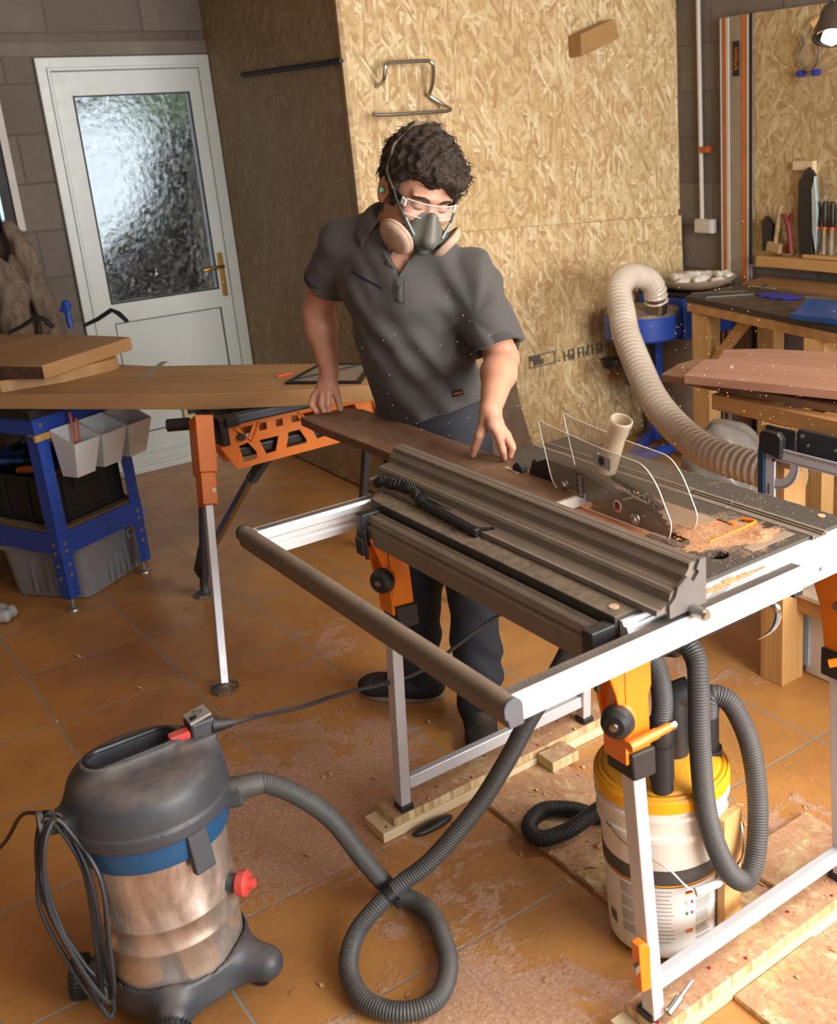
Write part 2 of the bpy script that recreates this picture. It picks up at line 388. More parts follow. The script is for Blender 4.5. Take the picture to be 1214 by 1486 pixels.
# ------------------------------------------------------------------ floor
TX, TY, TS = .4889, 1.6187, .40
def floor_mat():
    t = NT('terracotta_tiles')
    m = t.mapping((1, 1, 1), loc=(-TX+4, -TY+4.0, 0))
    br = t.n('ShaderNodeTexBrick', offset=0, offset_frequency=2, squash=1)
    t.l(m, br.inputs['Vector']); br.inputs['Scale'].default_value = 1; br.inputs['Mortar Size'].default_value = .0042; br.inputs['Mortar Smooth'].default_value = .25
    br.inputs['Brick Width'].default_value = TS; br.inputs['Row Height'].default_value = TS; br.inputs['Bias'].default_value = 0
    br.inputs['Color1'].default_value = (0, 0, 0, 1); br.inputs['Color2'].default_value = (1, 1, 1, 1)
    jt = br.outputs['Fac']
    big = t.noise(2.1, 4, .55, dist=.4); med = t.noise(9, 6, .65); fin = t.noise(70, 4, .7)
    c = t.ramp(big, [(.25, srgb(146, 98, 52)), (.5, srgb(190, 130, 62)), (.78, srgb(214, 154, 74))])
    c = t.mix(.25, c, t.ramp(br.outputs['Color'], [(0, srgb(152, 100, 54)), (1, srgb(214, 152, 72))]))
    c = t.mix(t.ramp(med, [(.45, 0), (.8, .35)]), c, srgb(126, 80, 48))
    c = t.mix(jt, c, srgb(150, 140, 128))
    # sawdust film, thick where the saw throws it
    P = t.xyz()
    def blob(x, y, r, amp=1):
        dx = t.math('SUBTRACT', P[0], x); dy = t.math('SUBTRACT', P[1], y)
        d = t.math('SQRT', t.math('ADD', t.math('MULTIPLY', dx, dx), t.math('MULTIPLY', dy, dy)))
        return t.math('MULTIPLY', t.ramp(t.math('DIVIDE', d, r), [(0, 1), (1, 0)]), amp)
    g = None
    for b in ((.86, 2.35, .7, .95), (.62, 2.2, .35, .6), (.95, 1.75, .45, .62), (1.42, 1.9, .45, .6), (.8, 1.4, .5, .95), (1.62, 1.2, .5, .95), (1.35, 3.0, .7, .48), (2.0, 2.1, .5, .52), (1.0, 1.1, .3, .6), (1.3, 3.8, 1.1, .3)):
        q = blob(*b); g = q if g is None else t.math('MAXIMUM', g, q)
    nz = t.math('ADD', t.math('MULTIPLY', t.noise(5.2, 7, .62, dist=1.0), .72), t.math('MULTIPLY', t.noise(34, 4, .7), .28))
    thick = t.math('ADD', nz, t.math('MULTIPLY', t.math('SUBTRACT', g, .5), .46))
    cover = t.ramp(thick, [(.47, 0), (.52, .85), (.7, 1)])
    dcol = t.ramp(t.noise(95, 3, .8), [(.3, srgb(166, 122, 98)), (.55, srgb(196, 156, 130)), (.75, srgb(224, 192, 168))])
    film = t.math('MULTIPLY', t.ramp(fin, [(.42, .10), (.7, .5)]), t.math('ADD', .42, t.math('MULTIPLY', g, .5)))
    c = t.mix(film, c, srgb(200, 162, 132))
    # wipe trails in the dust
    wv = t.n('ShaderNodeTexWave', wave_type='RINGS', rings_direction='Z'); wv.inputs['Scale'].default_value = 7; wv.inputs['Distortion'].default_value = 3
    t.l(t.mapping((1, 1, 1), loc=(-.85, -2.45, 0)), wv.inputs[0])
    sm = t.math('MULTIPLY', t.ramp(wv.outputs['Fac'], [(.6, 0), (.95, .3)]), blob(.75, 2.45, .55))
    c = t.mix(sm, c, srgb(176, 132, 98))
    c = t.mix(t.math('MULTIPLY', cover, .93), c, dcol)
    t.set(Base_Color=c, Roughness=t.math('ADD', t.ramp(med, [(.3, .27), (.8, .5)]), t.math('MULTIPLY', cover, .5)))
    h = t.math('ADD', t.math('MULTIPLY', jt, -.9), t.math('MULTIPLY', cover, t.math('ADD', .25, t.noise(160, 4, .8))))
    h = t.math('ADD', h, t.math('MULTIPLY', big, .15))
    t.bump(h, .5, .004)
    return t.m
fl = MB().box(-2.3, 6.0, -2.4, 8.0, -.06, 0)
o = link('floor', fl, floor_mat(), None, flat=True); o['kind'] = 'structure'
# keep object coordinates equal to world coordinates on the floor
for v in o.data.vertices: v.co += o.location
o.location = (0, 0, 0); ROOT[o.name] = (0, 0, 0)

def block_mat(name, axis, c1=(126, 116, 108), c2=(104, 95, 88)):
    t = NT(name)
    sw = t.mapping((1,1,1), (R(-90), 0, 0) if axis == 'y' else (R(-90), R(0), R(0)))
    P = t.xyz(); cb = t.n('ShaderNodeCombineXYZ'); t.l(P[0 if axis == 'y' else 1], cb.inputs[0]); t.l(P[2], cb.inputs[1])
    br = t.n('ShaderNodeTexBrick', offset=.5); t.l(t.mapping(loc=(.1, .055, 0), src=cb.outputs[0]), br.inputs['Vector'])
    br.inputs['Scale'].default_value = 1; br.inputs['Brick Width'].default_value = .45; br.inputs['Row Height'].default_value = .225; br.inputs['Mortar Size'].default_value = .006; br.inputs['Mortar Smooth'].default_value = .4
    br.inputs['Color1'].default_value = srgb(*c1); br.inputs['Color2'].default_value = srgb(*c2); br.inputs['Mortar'].default_value = srgb(92, 84, 78)
    n = t.noise(24, 6, .75); c = t.mix(t.ramp(n, [(.35, .3), (.65, 0)]), br.outputs['Color'], srgb(84, 76, 70))
    c = t.mix(t.ramp(t.noise(1.3, 3), [(.4, 0), (.7, .3)]), c, srgb(140, 130, 120))
    t.set(Base_Color=c, Roughness=.9); t.bump(t.math('SUBTRACT', n, t.math('MULTIPLY', br.outputs['Fac'], .8)), .5, .006)
    return t.m
def wstruct(name, mb, mat, **k):
    o = struct(name, mb, mat, **k)
    for v in o.data.vertices: v.co += o.location
    o.location = (0, 0, 0); ROOT[o.name] = (0, 0, 0); return o
M_BLK_Y = block_mat('grey_blockwork_back', 'y'); M_BLK_X = block_mat('grey_blockwork_side', 'x')
YB, XR, XS, YF = 5.64, 4.16, 2.232, 4.19
wstruct('wall_back', MB().prism([[(-2.3, 0), (6.0, 0), (6.0, 2.62), (-2.3, 2.62)], [(1.39, .001), (1.39, 2.08), (2.225, 2.08), (2.225, .001)]], (0, YB, 0), (1,0,0), (0,0,1), (0,1,0), .12), M_BLK_Y)
wstruct('wall_right', MB().box(XR, XR+.12, -2.3, YB, 0, 2.62), M_BLK_X)
wstruct('wall_left', MB().box(-2.3, -2.2, -2.3, YB, 0, 2.62), M_BLK_X)
wstruct('ceiling', MB().box(-2.3, 6.0, -2.35, 8.0, 2.62, 2.7), pmat('plaster_white', srgb(205, 198, 188), .9))
M_OSB_Y = osb_mat('osb_front', 1.0, axis='y'); M_OSB_X = osb_mat('osb_side_shaded', .66, axis='x', vert=True); M_OSB_XR = osb_mat('osb_tool_board', .78, axis='x', strong=.6)  # side wall gets a darker copy of the OSB, its shade tinted in
M_OSB_Z = osb_mat('osb_floor_board', .95, axis='z', dust=.8)
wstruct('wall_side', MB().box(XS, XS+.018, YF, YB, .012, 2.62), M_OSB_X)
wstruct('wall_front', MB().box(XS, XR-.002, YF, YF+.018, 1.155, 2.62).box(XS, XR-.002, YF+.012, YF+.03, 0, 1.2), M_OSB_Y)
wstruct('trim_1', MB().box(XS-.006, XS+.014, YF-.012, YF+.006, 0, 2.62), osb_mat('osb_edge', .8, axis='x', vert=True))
o = link('osb_board', MB().prism([(2.26, .0), (4.135, .0), (4.135, 1.125), (2.26, 1.215)], (0, YF-.055, 0), (1,0,0), (0,.02,1), (0,1,0), .018), M_OSB_Y)
tag(o, 'lower pale chipboard panel with printed stamp, standing against the chipboard wall behind the man', 'board')
# faint printed stamp on the board
st = thing  # (stamp is part of the panel)
mk = pmat('stamp_ink', srgb(96, 92, 90), .8)
S = MB(); 
def ink(x0, x1, z0, z1): S.box(x0, x1, YF-.0565, YF-.0545, z0, z1)
Sx = 3.0
random.seed(3)
for k in range(9):   # row of tall stamped characters with ruled edges
    x = 3.27+k*.031
    ink(x, x+.006, .492, .545); 
    if k % 2: ink(x, x+.022, .539, .545)
    if k % 3 == 0: ink(x, x+.022, .515, .521)
    if k % 3 == 1: ink(x+.016, x+.022, .492, .52)
ink(3.05, 3.215, .552, .556); ink(3.05, 3.215, .494, .498); ink(3.05, 3.054, .494, .556); ink(3.211, 3.215, .494, .556); ink(3.06, 3.12, .53, .55); ink(3.08, 3.14, .505, .53); ink(3.235, 3.243, .497, .506)
link('printed_stamp', S, mk, o, label='grey ink stamp')

# ------------------------------------------------------------------ door
M_UPVC = pmat('white_upvc', srgb(206, 212, 208), .35, var=.03, dust=.0)
M_BLACK = pmat('black_gasket', srgb(26, 26, 28), .6); M_BRASS = pmat('brass', srgb(176, 142, 70), .3, 1)
DX0, DX1, DZ = 1.385, 2.228, 2.083
def ring(mb, x0, x1, z0, z1, w, y0, y1, wb=None):
    wb = w if wb is None else wb
    mb.prism([[(x0, z0), (x1, z0), (x1, z1), (x0, z1)], [(x0+w, z0+wb), (x0+w, z1-w), (x1-w, z1-w), (x1-w, z0+wb)]], (0, y0, 0), (1,0,0), (0,0,1), (0,1,0), y1-y0); return mb
d = thing('door_1', 'white panelled back door with frosted glass upper pane', 'door', (1.8, YB, 0)); d['kind'] = 'structure'
link('door_frame', ring(MB(), DX0, DX1, .0, DZ, .062, YB-.03, YB+.07, .10), M_UPVC, d, bevel=.004)
link('door_frame_lip', ring(MB(), DX0+.045, DX1-.045, .08, DZ-.045, .016, YB-.04, YB-.02), M_UPVC, d, bevel=.003)
leaf = MB().prism([[(1.447, .10), (2.166, .10), (2.166, 2.02), (1.447, 2.02)], [(1.533, .905), (1.533, 1.904), (2.10, 1.904), (2.10, .905)], [(1.535, .215), (1.535, .80), (2.095, .80), (2.095, .215)]], (0, YB-.022, 0), (1,0,0), (0,0,1), (0,1,0), .06)
lf = link('door_leaf', leaf, M_UPVC, d, bevel=.005)
link('lower_panel', MB().box(1.532, 2.098, YB-.004, YB+.02, .21, .805), M_UPVC, lf)
link('gasket', ring(ring(MB(), 1.529, 2.104, .901, 1.908, .007, YB-.026, YB-.015), 1.531, 2.099, .211, .804, .004, YB-.0245, YB-.015), M_BLACK, lf)
t = NT('frosted_glass')
rf = t.n('ShaderNodeBsdfRefraction'); rf.inputs['Roughness'].default_value = .17; rf.inputs['IOR'].default_value = 1.16; rf.inputs[0].default_value = (.97, 1, .98, 1)
gl = t.n('ShaderNodeBsdfGlossy'); gl.inputs['Roughness'].default_value = .1; ms = t.n('ShaderNodeMixShader'); ms.inputs[0].default_value = .05
vo = t.n('ShaderNodeTexVoronoi', feature='SMOOTH_F1'); vo.inputs['Scale'].default_value = 34; t.l(t.mapping((1, 1, 1)), vo.inputs['Vector'])
hh = t.math('ADD', vo.outputs['Distance'], t.noise(28, 4, .7, dist=1.4)); bp = t.n('ShaderNodeBump'); bp.inputs['Strength'].default_value = 1; bp.inputs['Distance'].default_value = .007; t.l(hh, bp.inputs['Height'])
t.l(bp.outputs[0], rf.inputs['Normal']); t.l(bp.outputs[0], gl.inputs['Normal']); t.l(rf.outputs[0], ms.inputs[1]); t.l(gl.outputs[0], ms.inputs[2]); t.l(ms.outputs[0], t.out.inputs[0])
link('glass_pane', MB().add([(1.53, YB+.005, .90), (2.105, YB+.005, .90), (2.105, YB+.005, 1.908), (1.53, YB+.005, 1.908)], [(0, 1, 2, 3)]), t.m, lf)
h = link('door_handle', MB().box(2.118, 2.146, YB-.032, YB-.022, .86, 1.09).tube([(2.132, YB-.03, 1.02), (2.132, YB-.06, 1.02), (2.10, YB-.065, 1.02), (2.02, YB-.06, 1.012)], .009, 10).cyl((2.132, YB-.03, .93), (2.132, YB-.045, .93), .009), M_BRASS, lf, bevel=.002, label='brass lever handle')
link('door_sill', MB().box(1.42, 2.20, YB-.05, YB-.01, .0, .035).box(1.43, 2.19, YB-.04, YB-.01, .05, .085).box(1.44, 2.18, YB-.034, YB-.01, .1, .135), M_UPVC, d, bevel=.006)
M_CREAM = pmat('cream_plastic', srgb(196, 186, 140), .5)
cf = link('pet_flap', ring(MB(), 1.80, 2.0, .235, .455, .022, YB-.034, YB-.018), M_CREAM, lf, bevel=.006, label='cream framed pet flap')
link('flap', MB().box(1.825, 1.975, YB-.03, YB-.018, .26, .43), pmat('smoked_flap', srgb(40, 40, 42), .3), cf, bevel=.01)
# garden beyond the pane
def blobs(items, wob, lo, hi):
    def fn(p):
        d = None
        for c, r_ in items: q = ell(p, c, np.eye(3), r_); d = q if d is None else smin(d, q, .2)
        return d+wob*np.sin(p[:,0]*17)*np.sin(p[:,2]*19+p[:,1]*9)
    return isosurf(fn, lo, hi, .06)
o = link('hedge', blobs([((2.92, 8.0, .60), (.60, .5, 1.22)), ((2.50, 7.7, .25), (.8, .45, .95))], .07, (1.4, 6.9, -.05), (3.8, 8.8, 2.0)), pmat('hedge_leaves', srgb(44, 54, 50), .8, var=.5, scale=16), None); tag(o, 'dark garden bush seen as a shadow through the frosted door glass', 'bush')
o = link('pale_tree', blobs([((2.3, 10.2, 3.1), (1.6, .7, 1.1)), ((3.9, 10.4, 2.6), (.9, .6, 1.2)), ((4.3, 10.3, .9), (.35, .3, 1.2))], .09, (.4, 9.2, -.2), (5.2, 11.4, 4.5)), pmat('pale_leaves', srgb(168, 190, 150), .8, var=.3, scale=10), None); tag(o, 'pale green tree seen blurred at the top of the frosted door glass', 'tree')
wstruct('ground_outside', MB().box(-3, 8, 5.8, 14, -.16, -.08), pmat('garden_ground', srgb(84, 88, 80), .9))  # flat garden ground added beyond the door, not a wall
o = link('garden_post', MB().cyl((2.35, 6.6, -.06), (2.38, 6.6, 1.6), .03), pmat('pale_post', srgb(226, 214, 200), .7), None); tag(o, 'pale post standing outside behind the frosted door glass', 'post')
o = link('concrete_lintel', MB().box(1.20, 2.232, YB-.012, YB+.02, 2.09, 2.15), pmat('lintel_concrete', srgb(126, 116, 106), .95, bump=.4)); tag(o, 'rough grey concrete lintel strip above the white door', 'lintel')

# ------------------------------------------------------------------ fixings on the chipboard walls
M_STEEL = pmat('brushed_steel', srgb(170, 168, 164), .3, 1); M_CHROME = pmat('chrome', srgb(205, 205, 205), .15, 1)
hk = [(2.30, 4.10, 1.733), (2.33, 4.10, 1.722), (2.50, 4.095, 1.721), (2.66, 4.10, 1.722), (2.69, 4.11, 1.733), (2.685, 4.14, 1.745), (2.63, 4.17, 1.79), (2.617, 4.15, 1.80), (2.617, 4.12, 1.84), (2.616, 4.10, 1.905), (2.603, 4.10, 1.924), (2.58, 4.10, 1.93), (2.42, 4.10, 1.927), (2.39, 4.10, 1.922), (2.38, 4.10, 1.905), (2.378, 4.12, 1.86), (2.38, 4.185, 1.838)]
o = link('wire_hook', MB().tube(spline(hk, 5), .0085, 10), M_STEEL); tag(o, 'bent steel tube hook screwed to the chipboard wall above the man', 'hook')
o = link('wooden_block', MB().prism([(0, 0), (.245, .078), (.21, .165), (.0, .098)], (3.44, 4.185, 1.93), (1, 0, 0), (0, 0, 1), (0, -1, 0), .09), wood('pine_block', srgb(150, 112, 66), srgb(186, 146, 92), knots=False), bevel=.003); tag(o, 'short tilted wooden block fixed high on the chipboard wall', 'block')
o = link('black_rod', MB().tube([(2.222, 5.2, 1.956), (2.218, 4.17, 1.943)], .011, 8), M_BLACK); tag(o, 'thin black rod fixed across the shaded chipboard side wall', 'rod')

# ------------------------------------------------------------------ right wall
M_PVC = pmat('conduit_plastic', srgb(196, 188, 180), .5, var=.04)
c = thing('conduit', 'pale vertical cable conduit pipe beside the chipboard wall', 'conduit', (4.14, 4.0, 1.1))
link('pipe', MB().cyl((4.14, 4.01, 1.10), (4.14, 4.02, 2.62), .0115), M_PVC, c)
link('clip', MB().box(4.12, 4.16, 3.955, 4.005, 1.445, 1.475), pmat('orange_clip', srgb(170, 84, 30), .5), c, label='small orange clip')
o = thing('junction_box', 'small white electrical box at the foot of the conduit', 'electrical box', (4.13, 3.98, 1.04))
link('box', MB().box(4.115, 4.159, 3.92, 4.04, 1.04, 1.112), M_PVC, o, bevel=.004); link('box_lid', MB().box(4.108, 4.115, 3.925, 4.035, 1.044, 1.108), M_PVC, o, bevel=.002)
M_ORG = pmat('orange_stripe', srgb(206, 104, 32), .5); M_ALU = pmat('dusty_aluminium', srgb(176, 164, 150), .45, .6, dust=.3)
gr = thing('guide_rail', 'tall aluminium saw guide rail with two orange stripes leaning by the tool board', 'guide rail', (4.12, 3.76, 0))
gx = 4.128
link('rail', MB().box(gx, gx+.012, 3.66, 3.86, 0, 2.075), pmat('rail_aluminium', srgb(150, 138, 122), .5, .2), gr, bevel=.002)
link('ridge', MB().box(gx-.008, gx, 3.80, 3.82, 0, 2.07).box(gx-.005, gx, 3.852, 3.86, 0, 2.07).box(gx-.005, gx, 3.68, 3.688, 0, 2.07), M_PVC, gr, bevel=.002)
link('stripe', MB().box(gx-.003, gx, 3.822, 3.842, 0, 2.072), M_ORG, gr, label='orange stripe'); link('stripe', MB().box(gx-.003, gx, 3.70, 3.718, 0, 2.072), M_ORG, gr, label='orange stripe')
link('edge_strip', MB().box(gx-.002, gx, 3.655, 3.672, .9, 2.075), M_BLACK, gr, label='black edge strip')
def text(name, s, size, loc, xdir, ydir, mat, parent=None, ext=.0006, label=None, align='CENTER'):
    cu_ = bpy.data.curves.new(name, 'FONT'); cu_.body = s; cu_.size = size; cu_.extrude = ext; cu_.align_x = align; cu_.align_y = 'CENTER'; cu_.resolution_u = 2
    tmp = bpy.data.objects.new(name+'_curve', cu_); me = bpy.data.meshes.new_from_object(tmp); bpy.data.objects.remove(tmp)
    ob = bpy.data.objects.new(name, me); COL.objects.link(ob); me.materials.clear(); me.materials.append(mat)
    X, Y = V(xdir).normalized(), V(ydir).normalized(); Z = X.cross(Y)
    m = Matrix((X, Y, Z)).transposed().to_4x4(); 
    m.translation = V(loc)-(rootloc(parent) if parent else V((0,0,0)))
    ob.matrix_basis = m
    if parent: ob.parent = parent
    if label: ob['label'] = label
    return ob
link('logo_plate', MB().box(gx-.004, gx, 3.738, 3.778, 1.80, 1.96), M_BLACK, gr, label='small dark logo plate')
text('logo_lettering', 'triton', .045, (gx-.0045, 3.757, 1.88), (0, 0, 1), (0, 1, 0), M_ORG, gr, label='orange lettering')
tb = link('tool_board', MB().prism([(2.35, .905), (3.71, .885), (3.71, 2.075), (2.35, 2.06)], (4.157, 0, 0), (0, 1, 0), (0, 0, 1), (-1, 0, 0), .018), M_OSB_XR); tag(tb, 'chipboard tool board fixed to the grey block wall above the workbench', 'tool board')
M_PINE = wood('pine_warm', srgb(176, 130, 76), srgb(214, 170, 112), ang=PI/2); M_PINEV = wood('pine_upright', srgb(186, 140, 82), srgb(226, 184, 124), axis='v')
M_PINEX = wood('pine_rails', srgb(176, 130, 76), srgb(214, 170, 112), ang=0)
o = link('tool_shelf', MB().box(4.075, 4.139, 2.5, 3.30, .958, .975).box(4.06, 4.139, 2.5, 3.57, .905, .955), M_PINE, bevel=.002); tag(o, 'narrow wooden ledge along the bottom of the tool board', 'shelf')
M_HANDLE = pmat('black_handle', srgb(30, 28, 30), .4)
for k in range(5):
    y = 3.235-k*.043
    c = thing('chisel', 'black handled chisel, %s in the row on the tool board ledge' % ('first', 'second', 'third', 'fourth', 'fifth')[k]+' from the left', 'chisel', (4.10, y, .976), 'chisels on the tool board ledge')
    link('handle', MB().lathe([(0, .245), (.009, .245), (.013, .235), (.011, .17), (.013, .14), (.010, .13)], (4.10, y, .976), seg=12), M_HANDLE, c)
    link('ferrule', MB().lathe([(.013, .13), (.013, .118), (.009, .116)], (4.10, y, .976), seg=12), pmat('orange_ferrule', srgb(214, 92, 30), .5) if k == 0 else bpy.data.materials['orange_ferrule'], c, label='orange collar')
    link('blade', MB().obox((4.10, y, .976+.058), (.002, 0, 0), (0, .007+.001*k, 0), (0, 0, .058)), M_CHROME, c)
# tools left of the chisels
c = thing('hand_plane', 'black metal plane standing on end on the tool board ledge', 'plane', (4.09, 3.28, .975))
link('body', MB().prism([(0, 0), (.075, 0), (.09, .16), (.085, .34), (.03, .40), (.0, .36), (.012, .2)], (4.12, 3.255, .976), (0, 1, 0), (0, 0, 1), (-1, 0, 0), .03), M_HANDLE, c, bevel=.004)
link('blade', MB().prism([(0, .02), (.02, .1), (.028, .3), (.012, .36), (-.008, .2)], (4.105, 3.232, .976), (0, 1, 0), (0, 0, 1), (-1, 0, 0), .02), pmat('pale_blade', srgb(176, 196, 204), .3, .5), c, bevel=.002, label='pale steel blade')
o = link('wall_bracket', MB().prism([(0, 0), (.03, 0), (.03, .05), (.115, .05), (.115, .09), (0, .09)], (4.139, 3.275, 1.31), (0, 1, 0), (0, 0, 1), (-1, 0, 0), .03), wood('pale_bracket', srgb(206, 180, 140), srgb(226, 204, 168), knots=False)); tag(o, 'pale wooden bracket on the tool board above the black plane', 'bracket')
o = link('steel_ruler', MB().bar((4.10, 3.232, .976), (4.115, 3.19, 1.22), .004, .02, (1, 0, 0)), M_STEEL); tag(o, 'steel rule leaning between the plane and the chisels', 'ruler')
o = link('red_pliers', MB().tube(spline([(4.09, 3.41, .976), (4.09, 3.385, 1.05), (4.09, 3.395, 1.11), (4.09, 3.375, 1.16)], 4), .012, 8).tube(spline([(4.08, 3.37, .976), (4.08, 3.38, 1.04), (4.08, 3.39, 1.10), (4.08, 3.415, 1.16)], 4), .012, 8), pmat('dark_red_grip', srgb(112, 34, 34), .5)); tag(o, 'dark red handled pliers on the tool board ledge', 'pliers')
o = link('wooden_mallet', MB().obox((4.085, 3.47, 1.0), (.02, 0, 0), (0, .04, .006), (0, -.004, .022)).tube([(4.085, 3.47, 1.02), (4.085, 3.44, 1.20)], [.011, .014], 8), wood('mallet_wood', srgb(150, 116, 80), srgb(190, 160, 120), knots=False), bevel=.003); tag(o, 'small wooden mallet lying at the left end of the tool ledge', 'mallet')
o = link('black_pouch', MB().prism([(0, 0), (.07, 0), (.075, .14), (.05, .17), (.01, .13)], (4.12, 3.49, .976), (0, 1, 0), (0, 0, 1), (-1, 0, 0), .03), M_HANDLE, bevel=.006); tag(o, 'black tool pouch at the left end of the tool board ledge', 'pouch')
cl = thing('spring_clamp', 'small wire clamp with blue tips hanging on the tool board', 'clamp', (4.12, 3.30, 1.75))
link('wire_loop', MB().tube([V((4.12, 3.315+.055*math.sin(a), 1.86+.06*math.cos(a))) for a in np.linspace(.6, 2*PI-.6, 22)], .006, 8).tube([(4.12, 3.29, 1.93), (4.12, 3.285, 2.02)], .007, 8).tube([(4.12, 3.345, 1.91), (4.12, 3.36, 1.95)], .007, 8), M_STEEL, cl)
for yy in (3.36, 3.275): link('tip', MB().cyl((4.10, yy, 1.785), (4.14, yy, 1.785), .014), pmat('blue_tip', srgb(38, 50, 140), .5) if yy > 3.3 else bpy.data.materials['blue_tip'], cl, label='blue tip')
lp = thing('work_lamp', 'metal work lamp at the top right above the bench', 'lamp', (3.2, 2.48, 1.84))
link('lamp_shade', MB().lathe([(.018, .07), (.03, .06), (.05, .02), (.062, -.03), (.066, -.05), (.06, -.05), (.045, .02), (.0, .05)], (3.165, 2.45, 1.91), (.35, .25, .9), seg=28), pmat('lamp_grey', srgb(96, 90, 80), .35, .7), lp)
t = NT('lamp_glow'); t.set(Base_Color=(1,1,1,1)); t.b.inputs['Emission Color'].default_value = (.95, 1, .98, 1); t.b.inputs['Emission Strength'].default_value = 1.2
link('bulb', MB().lathe([(0, .012), (.03, 0), (.036, -.025), (0, -.05)], (3.155, 2.443, 1.882), (.35, .25, .9), seg=20), t.m, lp)
link('arm', MB().tube(spline([(3.19, 2.47, 1.975), (3.22, 2.5, 2.1), (3.4, 2.6, 2.3), (3.7, 2.7, 2.6)], 6), .01, 8), bpy.data.materials['lamp_grey'], lp)
link('socket', MB().lathe([(0, .05), (.026, .05), (.026, -.01), (0, -.01)], (3.128, 2.49, 1.905), (.5, -.6, .5), seg=18), M_PINEV, lp, label='round pale knob')
# ------------------------------------------------------------------ table saw
M_ALUW = pmat('white_aluminium', srgb(226, 228, 232), .32, .35, var=.03); M_TAUPE = pmat('dust_coated_aluminium', srgb(128, 118, 108), .55, .35, var=.12, dust=.55, scale=14, dustcol=srgb(146, 128, 110))
M_BLKP = pmat('black_plastic', srgb(34, 35, 38), .45, dust=.25, dustcol=srgb(120, 106, 92)); M_TABLE = pmat('cast_table_black', srgb(50, 49, 48), .55, .2, dust=.7, scale=26, dustcol=srgb(128, 112, 92), bump=.2)

t = NT('dusty_saw_table'); P_ = t.xyz(); n_ = t.noise(28, 7, .7); n3 = t.noise(260, 3, .8)
def tb(x, y, rx, ry, a):
    dx = t.math('DIVIDE', t.math('SUBTRACT', P_[0], x-1.34), rx); dy = t.math('DIVIDE', t.math('SUBTRACT', P_[1], y-1.65), ry)
    return t.math('MULTIPLY', t.ramp(t.math('SQRT', t.math('ADD', t.math('MULTIPLY', dx, dx), t.math('MULTIPLY', dy, dy))), [(0, 1), (1, 0)]), a)
g_ = None
for b_ in ((1.43, 1.34, .16, .18, 1), (1.40, 1.55, .14, .35, .75), (1.35, 1.9, .3, .4, .35), (1.62, 1.6, .1, .6, .3)): q_ = tb(*b_); g_ = q_ if g_ is None else t.math('MAXIMUM', g_, q_)
cv = t.math('MULTIPLY', t.ramp(t.math('ADD', t.math('ADD', t.math('MULTIPLY', n_, .7), t.math('MULTIPLY', n3, .3)), t.math('MULTIPLY', t.math('SUBTRACT', g_, .5), .5)), [(.42, 0), (.66, 1)]), upmask(t))
base_ = t.mix(t.ramp(n3, [(.45, .15), (.7, .55)]), srgb(52, 50, 48), srgb(112, 98, 82))
t.set(Base_Color=t.mix(cv, base_, t.ramp(n3, [(.3, srgb(156, 110, 78)), (.7, srgb(222, 180, 142))])), Roughness=.7); t.bump(t.math('ADD', n3, cv), .4, .0015)
M_TABLE2 = t.m
M_ORANGE = pmat('orange_enamel', srgb(236, 128, 24), .38, var=.05, dust=.12, coat=.2); M_RULE = pmat('ruler_strip', srgb(120, 116, 112), .45, .4, dust=.25)
M_MARK = pmat('ruler_marks', srgb(60, 60, 62), .6)
saw = thing('table_saw', 'dusty black and aluminium table saw on orange bracketed folding legs', 'table saw', (1.34, 1.65, .05))
TZ = .88
def hole(cx, cy, r, n=18): return [(cx+r*math.cos(2*PI*k/n), cy+r*math.sin(2*PI*k/n)) for k in range(n)]
# main table plate (opening for the blade insert, round hole) with side skirts
top = MB().prism([[(1.125, 1.212), (1.538, 1.212), (1.538, 2.085), (1.125, 2.085)], [(1.272, 1.33), (1.272, 1.70), (1.478, 1.70), (1.478, 1.33)], hole(1.345, 1.272, .020)], (0, 0, TZ-.012), (1,0,0), (0,1,0), (0,0,1), .012)
top.prism([(1.570, 1.212), (1.654, 1.212), (1.654, 2.085), (1.570, 2.085)], (0, 0, TZ-.012), (1,0,0), (0,1,0), (0,0,1), .012)
tt = link('table_top', top, M_TABLE2, saw, bevel=.0015)
link('table_body', MB().box(1.13, 1.535, 1.23, 2.07, .80, TZ-.014).box(1.573, 1.65, 1.23, 2.07, .80, TZ-.013).box(1.16, 1.50, 1.30, 1.98, .70, .80), M_BLKP, saw, bevel=.004)
link('mitre_slot', MB().box(1.533, 1.541, 1.205, 2.085, TZ-.014, TZ+.0012).box(1.567, 1.575, 1.205, 2.085, TZ-.014, TZ+.0012).box(1.538, 1.570, 1.205, 2.085, TZ-.02, TZ-.005).box(1.538, 1.546, 1.205, 2.085, TZ-.004, TZ-.002).box(1.562, 1.570, 1.205, 2.085, TZ-.004, TZ-.002), M_TAUPE, saw)
# blade insert : orange frame, grey plate, scale window
M_ORGD = pmat('dusty_orange', srgb(212, 110, 40), .5, var=.08, dust=.8, scale=22, dustcol=srgb(190, 132, 96))
ins = link('blade_insert', MB().prism([[(1.274, 1.332), (1.476, 1.332), (1.476, 1.698), (1.274, 1.698)], [(1.338, 1.36), (1.338, 1.66), (1.368, 1.66), (1.368, 1.36)]], (0, 0, TZ-.014), (1,0,0), (0,1,0), (0,0,1), .0125), M_ORGD, saw, bevel=.001, label='orange dust covered plate around the blade')
link('zero_plate', MB().prism([(1.318, 1.345), (1.39, 1.345), (1.39, 1.44), (1.368, 1.44), (1.368, 1.365), (1.340, 1.365), (1.340, 1.44), (1.318, 1.44)], (0, 0, TZ-.0013), (1,0,0), (0,1,0), (0,0,1), .002), pmat('dark_steel_plate', srgb(70, 66, 64), .5, .5, dust=.5), ins)
